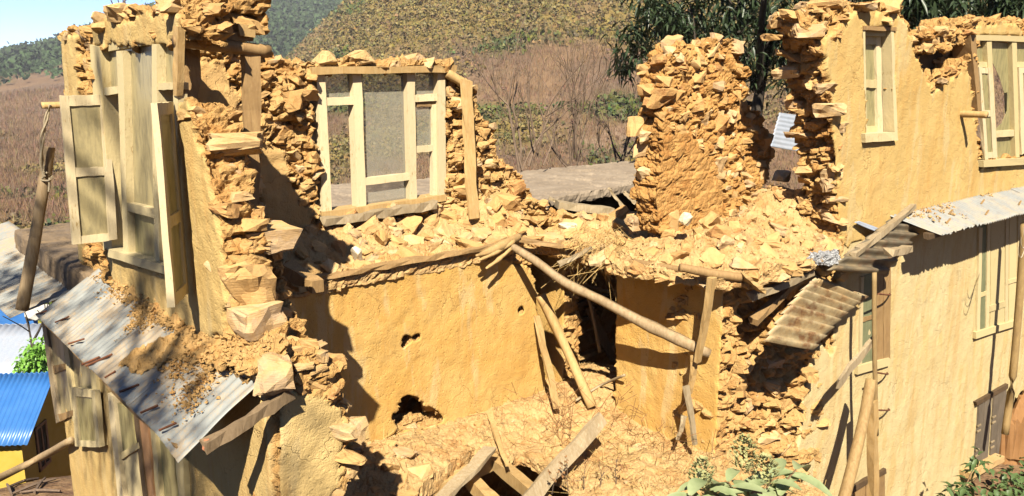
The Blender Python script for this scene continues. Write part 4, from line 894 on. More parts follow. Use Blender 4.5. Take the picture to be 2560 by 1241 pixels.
mb.log([P3(112, 440, 1, 7.70), P3(104, 450, 1, 7.76), P3(122, 452, 1, 7.68), P3(130, 440, 1, 7.74), P3(116, 432, 1, 7.70)], .009, n=5)
mb.log([P3(124, 445, 1, 7.7), P3(122, 480, 1, 7.68)], .010, n=5)
tag(mb.build('rope', M['rope']), 'frayed pale rope tying the cut stick to the bark covered pole', 'rope')

# ------------------------------------------------------------------ corrugated tin
def sheet(name, c, nw, amp, mat, parent=None, nv=14, bend=None, ragged=(0, 0), th=.003, seed=0, label=None, cat=None, per=8):
    """corrugated sheet between corners c00 (eave near) c10 (eave far) c11 (top far) c01 (top near); waves counted along c00-c10"""
    rg = np.random.default_rng(seed); c = [Vector(p) for p in c]; nu = nw * per; n = ((c[1] - c[0]).cross(c[3] - c[0])).normalized(); V = []
    if n.z < 0: n = -n
    for j in range(nv + 1):
        t = j / nv
        for i in range(nu + 1):
            s = i / nu
            tt = t
            p = (c[0] * (1 - s) + c[1] * s) * (1 - tt) + (c[3] * (1 - s) + c[2] * s) * tt
            p = p + n * (amp * math.sin(2 * math.pi * s * nw))
            if bend: p = p + bend(s, t)
            V.append(p)
    W = nu + 1; P = np.array([tuple(p) for p in V]); P += np.outer(fbm(P, 2.5, 3, 200 + seed) * .012, np.array(n))
    if ragged[0]:      # eaten lower edge
        r = np.abs(rg.normal(0, ragged[0], nu + 1)); r = np.convolve(r, np.ones(5) / 5, 'same')
        d = np.array(c[3] - c[0]); P[:W] += np.outer(r, d)
    F = [(j * W + i, j * W + i + 1, (j + 1) * W + i + 1, (j + 1) * W + i) for j in range(nv) for i in range(nu)]
    N0 = len(P); P2 = P - np.array(n) * th; V = list(P) + list(P2); F2 = F + [tuple(k + N0 for k in f[::-1]) for f in F]
    rim = [(i, i + 1) for i in range(nu)] + [(j * W + nu, (j + 1) * W + nu) for j in range(nv)] + [(nv * W + i + 1, nv * W + i) for i in range(nu)] + [((j + 1) * W, j * W) for j in range(nv)]
    F2 += [(b, a, a + N0, b + N0) for a, b in rim]
    o = link(name, mesh_from(name, V, F2, mat, True), parent)
    return tag(o, label, cat)
aw = thing('tin_awning', 'lean-to awning of pale corrugated tin sheets littered with mud, along the left wall', 'awning')
EX, EZ, WX, WZ = 1.27, 3.085, 1.80, 3.475
ys = [4.24, 5.1, 5.95, 6.8, 7.66]
yw = [4.12, 4.98, 5.85, 6.7, 7.5]
for k in range(4):
    dz = .006 * (k % 2)
    b = None
    if k == 0: b = lambda s, t: Vector((0, .10 * (1 - s) ** 3 * (1 - t) * 0, -.05 * max(0, (1 - s * 2.5)) * (1 - t) ** 2))
    sheet('sheet', [(EX, ys[k] - .03, EZ + dz), (EX, ys[k + 1] + .03, EZ + dz), (WX, yw[k + 1] + .03, WZ + dz), (WX, yw[k] - .03, WZ + dz)], 11, .0065, M['tin_pale'], aw, bend=b, seed=k)
mb = MB(); mb.timber(P3(512, 1120, 0, 1.35), P3(724, 985, 0, 1.82), .05, .06, seg=8, jag=.006, split=.02); mb.build('rafter', M['rafter'], aw)
mb = MB(); mb.timber((1.33, 4.3, 3.05), (1.33, 7.6, 3.05), .05, .05, seg=8); mb.build('eave_batten', M['wood_brown'], aw)
mb = MB(); mb.timber((1.70, 4.2, 3.36), (1.70, 7.5, 3.36), .05, .06, seg=8); mb.build('top_batten', M['wood_brown'], aw)
for i, (a, b) in enumerate((((90, 786), (116, 778)), ((138, 806), (172, 792)), ((172, 860), (210, 848)), ((205, 912), (248, 893)), ((215, 915), (280, 886)), ((262, 944), (288, 928)), ((300, 980), (346, 962)), ((352, 1032), (394, 1014)), ((398, 1076), (440, 1058)))):
    def on_aw(px, py):
        n = Vector((-(WZ - EZ), 0, (WX - EX))).normalized(); d = Vector(MW @ np.array([px - 1280.0, py - 620.5, FPX])); o = Vector((0, 0, CAM_Z)); q = Vector((EX, 0, EZ)) + n * .022
        return o + d * ((q - o).dot(n) / d.dot(n))
    mb = MB(); mb.log([on_aw(*a), on_aw(*b)], .0075, n=5, seed=i, rough=.1); mb.build('rusty_tie', M['rust'], aw)
# second sheet roof running on beyond the corner, and the stone terrace beside it
aw2 = thing('lean_to', 'dull corrugated tin roof running on beyond the bark covered pole at far left', 'roof')
for k in range(4):
    sheet('sheet', [(1.12, 7.95 + 1.1 * k, 3.03 - .01 * (k % 2)), (1.10, 9.08 + 1.1 * k, 3.03 - .01 * (k % 2)), (1.86, 9.08 + 1.1 * k, 3.26 - .01 * (k % 2)), (1.86, 7.95 + 1.1 * k, 3.26 - .01 * (k % 2))], 14, .010, M['tin_pale'], aw2, seed=20 + k)
ter, P, Nn, pm = mass('stone_terrace', [(1.72, 6.9), (1.62, 7.9), (1.60, 9.2), (1.62, 10.6), (4.2, 10.8), (4.2, 7.0)], 'z', 3.12, .30, M['terrace'], vox=.035, amp=.012, fine=.006, seed=21, stonesz=(.5, .5, .3))
tag(ter, 'dark flat stone terrace edge with a crack below the open left shutter', 'terrace', kind='thing')
# mud and stones fallen on the awning
def aw_pts(n, rg, near=0.):
    y = rg.uniform(4.2, 7.4, n); t = rg.beta(2.2, 1.3, n); x = EX + (WX - EX) * t; return np.stack([x, y, EZ + (WZ - EZ) * t + .012], 1)
rg = np.random.default_rng(5); Q = aw_pts(60000, rg); dens = fbm(Q, 1.6, 3, 400) + .55 * (Q[:, 0] - 1.5) / .25 - .35 * sstep(6.0, 7.0, Q[:, 1]) - .2
Q = Q[(dens + rg.normal(0, .12, len(Q))) > .08]
nrm = np.tile(np.array([-.55, 0, .83]), (len(Q), 1))
fm = chips('fallen_mud', Q, nrm, np.ones(len(Q), bool), 13000, (.004, .026), M['rubble'], None, 5, .1)
tag(fm, 'crumbs of fallen mud scattered over the tin awning', 'mud crumbs')
o, P, Nn, pm = mass('mud_slab', [tuple(on_aw(*q)[:2]) for q in ((300, 915), (345, 872), (430, 832), (492, 818), (520, 846), (470, 884), (400, 910), (345, 932))], 'z', EZ, .05, M['mudslab'], vox=.014, amp=.022, seed=22, shear=lambda x, y: (x - EX) * .735, stonesz=(.1, .1, .06))
tag(o, 'broken slab of brown mud plaster lying on the tin awning', 'mud slab')
o, P, Nn, pm = mass('talus', [(1.72, 7.0), (1.69, 6.0), (1.67, 5.4), (1.60, 4.9), (1.60, 4.5), (1.64, 4.12), (1.86, 4.05), (1.86, 7.0)], 'z', 3.34, .06, M['rubble'], vox=.018, amp=.03, seed=23, shear=lambda x, y: (x - 1.6) * .7 + .08 * np.exp(-((y - 4.35) / .3) ** 2), stonesz=(.12, .12, .08))
chips('crumbs', P, Nn, Nn[:, 2] > .3, 1800, (.006, .04), M['rubble'], o, 31)
tag(o, 'bank of fallen mud where the tin awning meets the left wall', 'debris', kind='stuff')
def boulder(name, label, center, size, mat, seed, rot=(0, 0, 0), cat='stone'):
    if mat is M['stone']:
        o = link(name, STONES[(seed * 5) % len(STONES)]); o.location = center; o.scale = (size[0] * 1.1, size[1] * 1.1, size[2] * 1.5); o.rotation_euler = rot; return tag(o, label, cat)
    rg = np.random.default_rng(seed); bm = bmesh.new()
    for _ in range(26):
        p = rg.normal(0, 1, 3); p /= np.abs(p).max() ** .75 * np.linalg.norm(p) ** .25; p *= rg.uniform(.85, 1); bm.verts.new(tuple(p * .5))
    bmesh.ops.convex_hull(bm, input=bm.verts); bmesh.ops.delete(bm, geom=[v for v in bm.verts if not v.link_faces], context='VERTS')
    bmesh.ops.subdivide_edges(bm, edges=bm.edges, cuts=1, use_grid_fill=True)
    for v in bm.verts: v.co *= 1 + rg.normal(0, .035)
    me = bpy.data.meshes.new(name); bm.to_mesh(me); bm.free(); me.materials.append(mat); o = link(name, me)
    o.location = center; o.scale = size; o.rotation_euler = rot; return tag(o, label, cat)
boulder('corner_block', 'large squared mud block perched on the corner above the end of the tin awning', P3(696, 936, 1, 4.02), (.27, .20, .17), M['stone'], 3, (.1, .1, .3))
boulder('boulder', 'big pale boulder sitting on top of the back wall over the standing window', P3(893, 148, 1, 7.1), (.34, .3, .17), M['rubble_block'], 5)
boulder('boulder', 'rounded stone pair on top of the back wall left of the big boulder', P3(812, 146, 1, 7.1), (.24, .25, .15), M['rubble_block'], 8)
boulder('quartz_stone', 'white and yellow quartz stone at the foot of the free-standing wall remnant', P3(1938, 502, 1, 5.0), (.34, .26, .24), M['quartz'], 11, (.2, .4, .2))
boulder('pale_stone', 'small light stone lodged above the quartz stone in the rubble saddle', P3(1952, 442, 1, 5.0), (.2, .2, .16), M['quartz'], 12)
boulder('flat_stone', 'pale grey flat stone tipped up on the rubble before the free-standing wall', P3(1716, 548, 1, 4.8), (.17, .1, .13), M['quartz'], 13, (.5, .2, .3))
boulder('flat_stone', 'thin pale slab leaning on the ledge below the standing window frame', P3(892, 640, 1, 6.35), (.07, .12, .2), M['quartz'], 14, (.3, -.5, .2))
boulder('pale_stone', 'cream stone on the floor edge above the short grey plank', P3(1418, 566, 1, 6.2), (.2, .2, .08), M['quartz'], 15)
boulder('capstone', 'big smooth capstone on top of the left wall over its window', P3(490, 18, 0, 1.9), (.3, .36, .16), M['rubble_block'], 16, (0, .1, .2))
boulder('edge_slab', 'big slab sticking out of the broken left wall at mid height', P3(655, 590, 1, 4.75), (.44, .4, .14), M['stone'], 17, (0, .05, .1))
boulder('edge_slab', 'angular brown block jutting from the broken left wall below the big slab', P3(622, 730, 1, 4.5), (.30, .3, .22), M['stone'], 18, (0, .1, .3))
boulder('edge_slab', 'rusty angular block low in the broken left wall just over the talus', P3(640, 800, 1, 4.42), (.30, .3, .17), M['stone'], 19, (0, -.1, .2))
boulder('edge_slab', 'dark flat stone with orange face in the broken left wall between slab and block', P3(610, 640, 1, 4.62), (.28, .3, .13), M['mudslab'], 20)

# right: tin roof over the lower facade
ar = thing('tin_awning', 'dusty corrugated tin roof jutting from the right facade over the lower storey', 'awning')
for k in range(7):
    x0 = 9.35 + 1.15 * k; x1 = x0 + 1.2
    sheet('sheet', [(x0, 3.60, 3.375 + .006 * (k % 2)), (x1, 3.60, 3.375 + .006 * (k % 2)), (x1, 4.12, 3.57 + .006 * (k % 2)), (x0 - (.25 if k == 0 else 0), 4.12, 3.57 + .006 * (k % 2))], 15, .012, M['tin_dust'], ar, seed=40 + k, ragged=(.05, 0) if k == 0 else (0, 0))
mb = MB(); mb.timber((9.2, 3.72, 3.37), (17, 3.72, 3.37), .06, .06, seg=10); mb.build('batten', M['wood_dark'], ar)
for i, (xa, ya) in enumerate(((9.8, .3), (10.2, .6), (10.9, .25), (11.3, .7), (12.1, .3), (12.7, .5), (13.6, .35))):
    y = 3.62 + .45 * ya; z = 3.375 + .195 * (y - 3.6) / .52 + .02
    mb = MB(); mb.log([(xa, y, z), (xa + .22, y + .05, z + .02)], .012, n=5, seed=i); mb.build('twig', M['wood_brown'], ar)
rg = np.random.default_rng(6); n = 20000; y = 3.62 + .5 * rg.beta(2.4, 1.2, n); Q = np.stack([rg.uniform(9.3, 16, n), y, 3.39 + .195 * (y - 3.6) / .52], 1); Q = Q[(fbm(Q, 1.5, 3, 410) + (Q[:, 1] - 3.95) * 1.5) > 0]
fm = chips('fallen_mud', Q, np.tile(np.array([0, -.35, .93]), (len(Q), 1)), np.ones(len(Q), bool), 1000, (.006, .04), M['dust'], None, 7, .1)
tag(fm, 'crumbs of fallen mud along the right tin roof against the facade', 'mud crumbs')
boulder('pale_brick', 'pale flat brick lying on the near corner of the right tin roof', P3(2335, 582, 1, 3.8), (.22, .12, .06), M['rubble_block'], 31)
# torn sheets hanging at its broken end
def q3(*p): return [P3(a, b, 1, y) for a, b, y in p]
sheet('torn_sheet', q3((2066, 676, 3.80), (2226, 548, 4.02), (2320, 553, 3.95), (2214, 684, 3.76)), 6, .032, M['tin_dark'], label='dark rust-flecked corrugated sheet tilted on a rafter at the end of the right tin roof', cat='tin sheet', seed=51, nv=10, ragged=(.0, 0))
sheet('torn_sheet', q3((1910, 852, 3.70), (2040, 690, 4.06), (2172, 742, 3.95), (2032, 876, 3.58)), 8, .045, M['tin_old'], label='striped rusty corrugated sheet hanging over the broken wall end', cat='tin sheet', seed=52, nv=10, bend=lambda s, t: Vector((0, 0, .05 * math.sin(s * 3.14))))
sheet('torn_sheet', q3((2136, 556, 4.05), (2150, 552, 4.08), (2205, 574, 4.06), (2192, 580, 4.0)), 2, .008, M['tin_silver'], label='small bent strip of bright tin under the upper end of the rafter', cat='tin sheet', seed=53)
sheet('corrugated_scrap', [P3(1925, 366, 1, 6.1), P3(1948, 282, 1, 6.4), P3(2010, 290, 1, 6.4), P3(2000, 380, 1, 6.1)], 8, .007, M['tin_silver'], label='bright scrap of corrugated tin showing in the gap behind the wall end', cat='tin sheet', seed=54)
timber('rafter', 'grey rafter slanting up along the dark tilted sheet at the right facade', 'rafter', P3(2130, 640, 1, 3.86), P3(2284, 516, 1, 4.02), .075, .06, M['wood_grey'], split=.01)
timber('rafter', 'splintered grey rafter reaching left from the silver foil over the wall end', 'rafter', P3(1876, 744, 1, 3.9), P3(2030, 682, 1, 3.95), .07, .06, M['wood_grey'], split=.02)
timber('rafter', 'dark rafter underneath the hanging striped sheet', 'rafter', P3(1884, 806, 1, 4.0), P3(1990, 700, 1, 4.1), .08, .06, M['wood_brown'])
timber('timber_end', 'short grey timber end sticking out at the corner of the right tin roof', 'timber', P3(2222, 632, 1, 3.6), P3(2272, 622, 1, 3.7), .10, .07, M['wood_grey'], split=.02)
o, P, Nn, pm = mass('foil', on_y([(2036, 650), (2046, 632), (2090, 628), (2106, 648), (2086, 664), (2040, 664)], 3.85), 'y', 3.84, .10, M['foil'], vox=.014, amp=.018, seed=24, stonesz=(.06, .06, .06))
tag(o, 'crumpled silvery foil on the stones at the top of the wall end', 'foil')
for i, (px, py) in enumerate(((2060, 676), (1985, 690), (2100, 690))):
    boulder('edge_stone', ['loose stone wedged beneath the silver foil', 'loose flat stone left of the silver foil', 'loose stone behind the striped hanging sheet'][i], P3(px, py, 1, 4.0), (.2, .16, .12), M['rubble_block'], 40 + i)
log('thin_pole', 'thin bamboo pole with rusty hooks hanging in front of the dark shuttered window', 'pole', [P3(2186, 682, 1, 3.72), P3(2186, 860, 1, 3.70), P3(2191, 1088, 1, 3.68)], [.024, .026, .024], M['bamboo'], n=8)
log('leaning_log', 'rough log leaning steeply before the pale facade', 'log', [P3(2098, 1290, 1, 3.55), P3(2150, 1090, 1, 3.62), P3(2178, 950, 1, 3.68)], [.065, .06, .058], M['bark2'], n=10)
timber('standing_post', 'sawn post standing upright between the leaning log and the facade', 'post', P3(2182, 1300, 1, 3.7), P3(2181, 1004, 1, 3.7), .10, .08, M['wood_raw'], up=(0, 1, 0), split=.015)
timber('slanting_plank', 'grey splintered plank slanting across the thin pole by the facade', 'plank', P3(2094, 962, 1, 3.62), P3(2182, 852, 1, 3.74), .095, .03, M['wood_grey'], up=(0, -1, 0), split=.02)
for i, (a, b) in enumerate((((2196, 735), (2224, 738)), ((2192, 932), (2218, 936)), ((2196, 1026), (2222, 1026)))):
    mb = MB(); mb.log([P3(*a, 1, 3.85), P3(*b, 1, 3.97), P3(b[0], b[1] - 3, 1, 4.09)], .011, n=6)
    tag(mb.build('rusty_peg', M['rust']), ['rusty iron peg in the facade beside the shuttered window', 'rusty iron peg in the facade halfway down beside the thin pole', 'lowest rusty iron peg in the facade by the thin pole'][i], 'peg')
log('bamboo_pipe', 'tall bamboo downpipe standing in front of the right edge of the facade', 'pipe', [P3(2562, 560, 1, 3.72), P3(2548, 760, 1, 3.72), P3(2532, 940, 1, 3.72), P3(2512, 1085, 1, 3.72)], [.05, .05, .052, .05], M['bamboo'], n=10, rough=.02)
log('wall_stick', 'cut stick sticking out of the upper facade beside the broken window', 'stick', [P3(2394, 284, 1, 4.14), P3(2394, 284, 1, 4.14) + Vector((.0, -.34, -.005))], .038, M['wood_raw'], n=8)

log('floor_beam', 'round beam end under the ragged floor edge above the shaded side wall', 'beam', [P3(1700, 668, 1, 4.2), P3(1780, 684, 1, 4.05), P3(1856, 694, 1, 3.9)], [.035, .042, .038], M['wood_brown'], n=9)
log('floor_beam', 'thin pole under the ragged floor edge to the right of the doorway', 'beam', [P3(1530, 648, 0, 5.75), P3(1620, 662, 0, 5.75), P3(1710, 676, 0, 5.78)], [.03, .035, .03], M['wood_brown'], n=8)
timber('floor_board', 'splintered board hanging from the ragged floor edge over the doorway', 'board', P3(1300, 600, 1, 6.15), P3(1450, 622, 0, 5.75), .10, .03, M['wood_brown'], split=.03)
timber('floor_board', 'short board poking from under the rubble beside the silver foil', 'board', P3(1860, 690, 1, 3.85), P3(1905, 728, 1, 3.78), .12, .03, M['wood_raw'], split=.02)

boulder('brick_piece', 'small red brick fragment wedged at the low end of the awning rafter', P3(516, 1112, 0, 1.36), (.03, .035, .07), M['brick'], 77, (.3, .2, .4), 'brick')
log('branch', 'long bare branch leaning against the far end of the lower left wall', 'branch', [P3(178, 1100, 0, 1.66), P3(90, 1150, 1, 10.6), P3(-40, 1215, 1, 10.2)], [.035, .045, .05], M['bark'], n=7, rough=.08)
STICKS = []; rg = np.random.default_rng(91)
for i in range(7):
    a = P3(rg.uniform(5, 120), rg.uniform(1140, 1230), 2, -1.75); d = Vector((rg.normal(0, 1), rg.normal(0, 1), 0)).normalized() * rg.uniform(.5, 1.1)
    b = a + d
    STICKS.append((a, b))

timber('doorway_plank', 'pale plank lying across the rubble inside the doorway', 'plank', P3(1415, 905, 1, 6.35), P3(1532, 862, 1, 6.6), .10, .04, M['wood_raw'], split=.02)
timber('doorway_plank', 'narrow broken lath crossing high behind the hanging roots in the doorway', 'plank', P3(1420, 700, 1, 6.3), P3(1536, 735, 1, 6.2), .06, .03, M['wood_grey'], split=.02)
log('doorway_pole', 'bent thin pole slanting down inside the doorway opening', 'pole', [P3(1425, 640, 1, 6.25), P3(1470, 740, 1, 6.1), P3(1500, 880, 1, 6.0)], [.022, .026, .024], M['bark'], n=6, rough=.12)
# ------------------------------------------------------------------ terrain
FW = np.array([.6511, .7590]); RT = np.array([.7590, -.6511])      # forward / right on the ground
def polar(th, s): return np.outer(s * np.cos(th), FW) + np.outer(s * np.sin(th), RT)
def elev_big(a):   # skyline of the near hill, as the tangent seen from the terrace
    return np.interp(a, [-1.2, -.45, -.36, -.314, -.25, -.187, -.07, .1, .4, 1.2], [-.06, -.055, -.035, -.008, .05, .108, .19, .25, .28, .25])
def elev_far(a):
    return np.interp(a, [-1.4, -.8, -.629, -.555, -.43, -.305, -.187, 0, .6, 1.4], [.0, .012, .026, .040, .078, .101, .106, .115, .10, .08])
def terrain(x, y):
    s = np.hypot(x, y) + 1e-6; f = x * FW[0] + y * FW[1]; r = x * RT[0] + y * RT[1]
    a = np.clip(r / np.where(f > .02 * s, f, 1e9), -1.4, 1.4); a = np.where(f > .02 * s, a, np.where(r > 0, 1.4, -1.4))
    Q = np.stack([x, y, x * 0], 1)
    near = np.where(s < 200, -.85, -.85) + 4.2 * sstep(2.6, .9, s) + 4.2 * sstep(.5, -2.0, f) * sstep(2.6, 1.0, s) * 0
    near = np.where(f < -.5, np.maximum(near, 3.3 + .18 * np.minimum(-f, 60)), near)
    drop = (-8.2 * sstep(16, 26, s) - 1.0 * sstep(7, 13, s)) * sstep(-.2, -.42, a) - 2.0 * sstep(14, 24, s) - 9 * sstep(40, 95, s) * sstep(-.6, .0, a)
    base = near + np.where(f > 0, drop, 0)
    bs = np.clip(-.0 + 5 + 420 * elev_big(a), -14, 200); base_v = -12.0
    big = base_v + (bs - base_v) * sstep(85, 470, s) ** .9
    fs = 5 + 1000 * elev_far(a)
    far = base_v + (fs - base_v) * sstep(180 + 250 * sstep(-.42, -.25, a), 1050, s) ** 1.0
    hill = np.where(s < 470, np.maximum(big, far), np.maximum(far, big - (s - 470) * .35))
    z = np.where(f > 0, base * (1 - sstep(75, 130, s)) + hill * sstep(75, 130, s), base + np.clip(s - 60, 0, 900) * .05)
    z = z + fbm(Q, 1 / 60., 4, 300) * 5 * sstep(70, 260, s) + fbm(Q, 1 / 9., 4, 310) * .5 * sstep(8, 60, s) + fbm(Q, .8, 3, 320) * .10
    return z
ths = np.concatenate([np.linspace(-math.pi, -.85, 40)[:-1], np.linspace(-.85, .85, 260), np.linspace(.85, math.pi, 40)[1:]])
ss = np.concatenate([[.01], np.geomspace(.5, 2600, 190)])
TH, S = np.meshgrid(ths, ss); XY = np.stack([S * np.cos(TH) * FW[0] + S * np.sin(TH) * RT[0], S * np.cos(TH) * FW[1] + S * np.sin(TH) * RT[1]], -1).reshape(-1, 2)
Z = terrain(XY[:, 0], XY[:, 1]); nt = len(ths)
F = [(j * nt + i, j * nt + i + 1, (j + 1) * nt + i + 1, (j + 1) * nt + i) for j in range(len(ss) - 1) for i in range(nt - 1)]
F = [f[::-1] for f in F]
me = mesh_from('hillside', np.column_stack([XY, Z]), F, M['hill'], True)
# cover: 0 brown scrub, 1 yellowing scrub, 2 green
def cover(x, y):
    s = np.hypot(x, y); f = x * FW[0] + y * FW[1]; r = x * RT[0] + y * RT[1]; a = r / np.maximum(f, .1)
    Q = np.stack([a * 9 + np.log(s) * 3, np.log(s) * 8, x * 0], 1)
    n1 = fbm(Q, .55, 4, 330); n2 = fbm(Q, .9, 4, 340)
    e = (terrain(x, y) - CAM_Z) / np.maximum(s, 1)
    def blob(a0, e0, da, de): return np.exp(-((a - a0) / da) ** 2 - ((e - e0) / de) ** 2)
    yel = n1 * 2.1 + .9 * blob(-.22, .035, .10, .05) + .8 * blob(-.05, .095, .12, .02) + .8 * blob(.10, .06, .14, .018) + .5 * blob(-.12, .075, .1, .02) + .4 * blob(.2, .10, .08, .03) + .9 * blob(-.62, -.16, .12, .025) - .25 * blob(.03, .0, .16, .035) - .10 - .5 * sstep(-.38, -.5, a) * (e > -.10) + .46 * sstep(-.07, .10, e) - .34 - .75 * blob(.02, .11, .09, .022)
    grn = n2 * 1.35 + .7 * blob(-.18, .085, .05, .02) + .7 * blob(.1, .055, .12, .012) + 1.2 * blob(.10, -.030, .12, .016) + .9 * blob(-.205, -.03, .03, .03) + .4 * blob(-.02, -.105, .03, .02) + .5 * blob(-.21, .02, .03, .02) - .48
    return yel, grn, s, a
for i, (a, b) in enumerate(STICKS):
    for p in (a, b): p.z = float(terrain(np.array([p.x]), np.array([p.y]))[0]) + .05
    mb = MB(); mb.log([a, (a + b) / 2 + Vector((0, 0, .03)), b], [.02, .03, .02], n=5, seed=i); tag(mb.build('fallen_stick', M['twig']), 'grey fallen stick in the litter of the bare ground, ' + ['nearest the branch', 'farthest from the house', 'lying across the others', 'below the blue roof', 'close to the wall foot', 'at the picture corner', 'in the middle of the litter'][i], 'stick', 'fallen sticks on the bare ground')
yel, grn, s_, a_ = cover(XY[:, 0], XY[:, 1])
fattr(me, 'yellow', sstep(.0, .5, yel)); fattr(me, 'green', sstep(.05, .4, grn))
fattr(me, 'pine', sstep(.0, .3, (s_ > 520) * 1.0 * sstep(.0, .02, (Z - CAM_Z) / s_ - np.interp(a_, [-.7, -.555, -.4, -.3], [-.005, .016, .02, .0]) + fbm(XY.repeat(1, 0) @ np.eye(2, 3), 1 / 50., 3, 350) * .008)))
fattr(me, 'dirt', sstep(40, 15, s_))
ground = link('hillside', me); tag(ground, kind='structure')

def clumps(name, X, Y, Zb, size, tall, col, mat, seed, nq=7, thin=None, lean=.5):
    """scrub: each plant a handful of leaf-clump faces"""
    rg = np.random.default_rng(seed); n = len(X)
    c = np.stack([X, Y, Zb], 1)[:, None, :] + rg.normal(0, 1, (n, nq, 3)) * np.stack([size * .36, size * .36, tall * .26], 1)[:, None, :]
    c[:, :, 2] = np.maximum(c[:, :, 2], Zb[:, None] - .1) + tall[:, None] * .42
    u = rg.normal(0, 1, (n, nq, 3)); u /= np.linalg.norm(u, axis=2, keepdims=True)
    w = rg.normal(0, 1, (n, nq, 3)); w = np.cross(u, w); w /= np.linalg.norm(w, axis=2, keepdims=True)
    if thin is not None: u[:, :, 2] += np.sign(u[:, :, 2] + .01) * 1.5
    h = (size * .34)[:, None, None] * rg.uniform(.5, 1.2, (n, nq, 1)); k = 1.0 if thin is None else thin
    V = np.stack([c - u * h - w * h * k * .6, c - u * h * .2 + w * h * k, c + u * h, c + u * h * .3 - w * h * k], 2).reshape(-1, 3)
    m = n * nq; me = bpy.data.meshes.new(name); me.vertices.add(m * 4); me.vertices.foreach_set('co', V.ravel())
    me.loops.add(m * 4); me.loops.foreach_set('vertex_index', np.arange(m * 4, dtype=np.int32)); me.polygons.add(m)
    me.polygons.foreach_set('loop_start', np.arange(0, m * 4, 4, dtype=np.int32)); me.polygons.foreach_set('loop_total', np.full(m, 4, np.int32)); me.update()
    cc = np.repeat(col, nq, 0) * rg.uniform(.78, 1.22, (m, 1)); cc = np.repeat(cc, 4, 0)
    at = me.color_attributes.new('tint', 'FLOAT_COLOR', 'POINT'); at.data.foreach_set('color', np.column_stack([np.clip(cc, 0, 1), np.ones(len(cc))]).astype(np.float32).ravel())
    me.materials.append(mat); o = link(name, me); return o
rg = np.random.default_rng(21)
n = 115000; th = rg.uniform(-.66, .66, n); s = 92 * (470 / 92.) ** (rg.random(n) ** .75); P2 = polar(th, s); x, y = P2[:, 0], P2[:, 1]
yl, gr, s, a = cover(x, y); z = terrain(x, y); j = rg.normal(0, .16, n)
isg = gr + j > .22; isy = (yl + rg.normal(0, .25, n) > .12) & ~isg; isb = ~isg & ~isy
wy = sstep(-.55, .55, yl + .5 * j)[:, None]; wg = sstep(-.1, .45, gr + j)[:, None]
colr = np.array([.20, .125, .075]) * (1 - wy) + np.array([.20, .155, .062]) * wy; colr = colr * (1 - wg) + np.array([.095, .115, .038]) * wg
colr = colr * rg.uniform(.82, 1.18, (n, 1)) + rg.normal(0, .012, (n, 3)); sz = np.where(isg, rg.uniform(1.5, 4.2, n), np.where(isy, rg.uniform(1.2, 3.2, n), rg.uniform(1.1, 3.2, n))) * (.19 + s / 900.)
k = ~isb
o = clumps('scrub', x[k], y[k], z[k], sz[k], sz[k] * 1.05, np.clip(colr[k], .01, 1), M['scrub'], 1, nq=5); tag(o, 'yellowing and green scrub covering the opposite hillside', 'scrub', kind='stuff')
k = isb
o = clumps('dry_scrub', x[k], y[k], z[k], sz[k], sz[k] * 1.5, np.clip(colr[k], .01, 1), M['scrub'], 2, nq=4, thin=.16); tag(o, 'leafless brown scrub on the opposite hillside', 'scrub', kind='stuff')
n = 14000; th = rg.uniform(-.66, -.05, n); s = rg.uniform(520, 1080, n); P2 = polar(th, s); x, y = P2[:, 0], P2[:, 1]; z = terrain(x, y); e = (z - CAM_Z) / s; a = np.tan(th)
k = e + rg.normal(0, .006, n) > np.interp(a, [-.7, -.555, -.4, -.3], [-.002, .016, .02, .0])
x, y, z = x[k], y[k], z[k]; sz = rg.uniform(2.5, 6, len(x))
o = clumps('pine_forest', x, y, z, sz, sz * 1.5, np.array([.045, .075, .03]) * rg.uniform(.6, 1.4, (len(x), 1)), M['scrub'], 3, nq=6); tag(o, 'dark pine forest along the far ridge', 'forest', kind='stuff')
# green field edge and bushes, lower left, mid distance
n = 2600; th = rg.uniform(-.66, -.42, n); s = rg.uniform(45, 100, n); P2 = polar(th, s); x, y = P2[:, 0], P2[:, 1]; z = terrain(x, y)
c = np.where((rg.random(n) < .45)[:, None], np.array([.26, .23, .035]), np.array([.10, .13, .03])) * rg.uniform(.7, 1.3, (n, 1))
sz = rg.uniform(.4, 1.5, n)
o = clumps('bushes', x, y, z, sz, sz * .9, c, M['scrub'], 4, nq=10); tag(o, 'olive and yellow bushes on the slope below the hill at far left', 'bushes', kind='stuff')

# ------------------------------------------------------------------ neighbours
# flat concrete roof behind the ruin
o, P, Nn, pm = mass('concrete_slab', [(7.55, 8.5), (9.6, 8.82), (10.4, 9.0), (11.9, 9.05), (13.6, 8.9), (14.5, 11.8), (10.3, 11.7), (6.2, 12.2), (5.4, 11.9), (5.0, 9.2)], 'z', 3.24, .17, M['concrete'], vox=.05, amp=.02, fine=.008, seed=30, stonesz=(.4, .4, .2))
tag(o, 'cracked flat concrete roof slab with a broken edge behind the ruin', 'slab', kind='thing')
mb = MB(); mb.box((7.6, 9.6, -1.5), (14, 9.9, 3.2)); mb.box((13.7, 9.9, -1.5), (14, 11.6, 3.2)); tag(mb.build('wall', M['dark'], o))  # the dark gap below the slab is put into this wall's colour
timber('concrete_beam', 'pale board lying below the broken edge of the concrete slab', 'beam', P3(1392, 512, 1, 8.3), P3(1530, 528, 1, 7.9), .22, .10, M['wood_grey'])
for i, (a, b) in enumerate((((1372, 496), (1430, 520)), ((1520, 470), (1560, 520)), ((1560, 480), (1590, 510)))):
    timber('broken_rafter', ['broken lath under the left corner of the concrete slab', 'broken lath hanging under the middle of the concrete slab', 'broken lath at the right under the concrete slab'][i], 'lath', P3(*a, 1, 8.5), P3(*b, 1, 8.3), .06, .04, M['wood_grey'], seed=i)

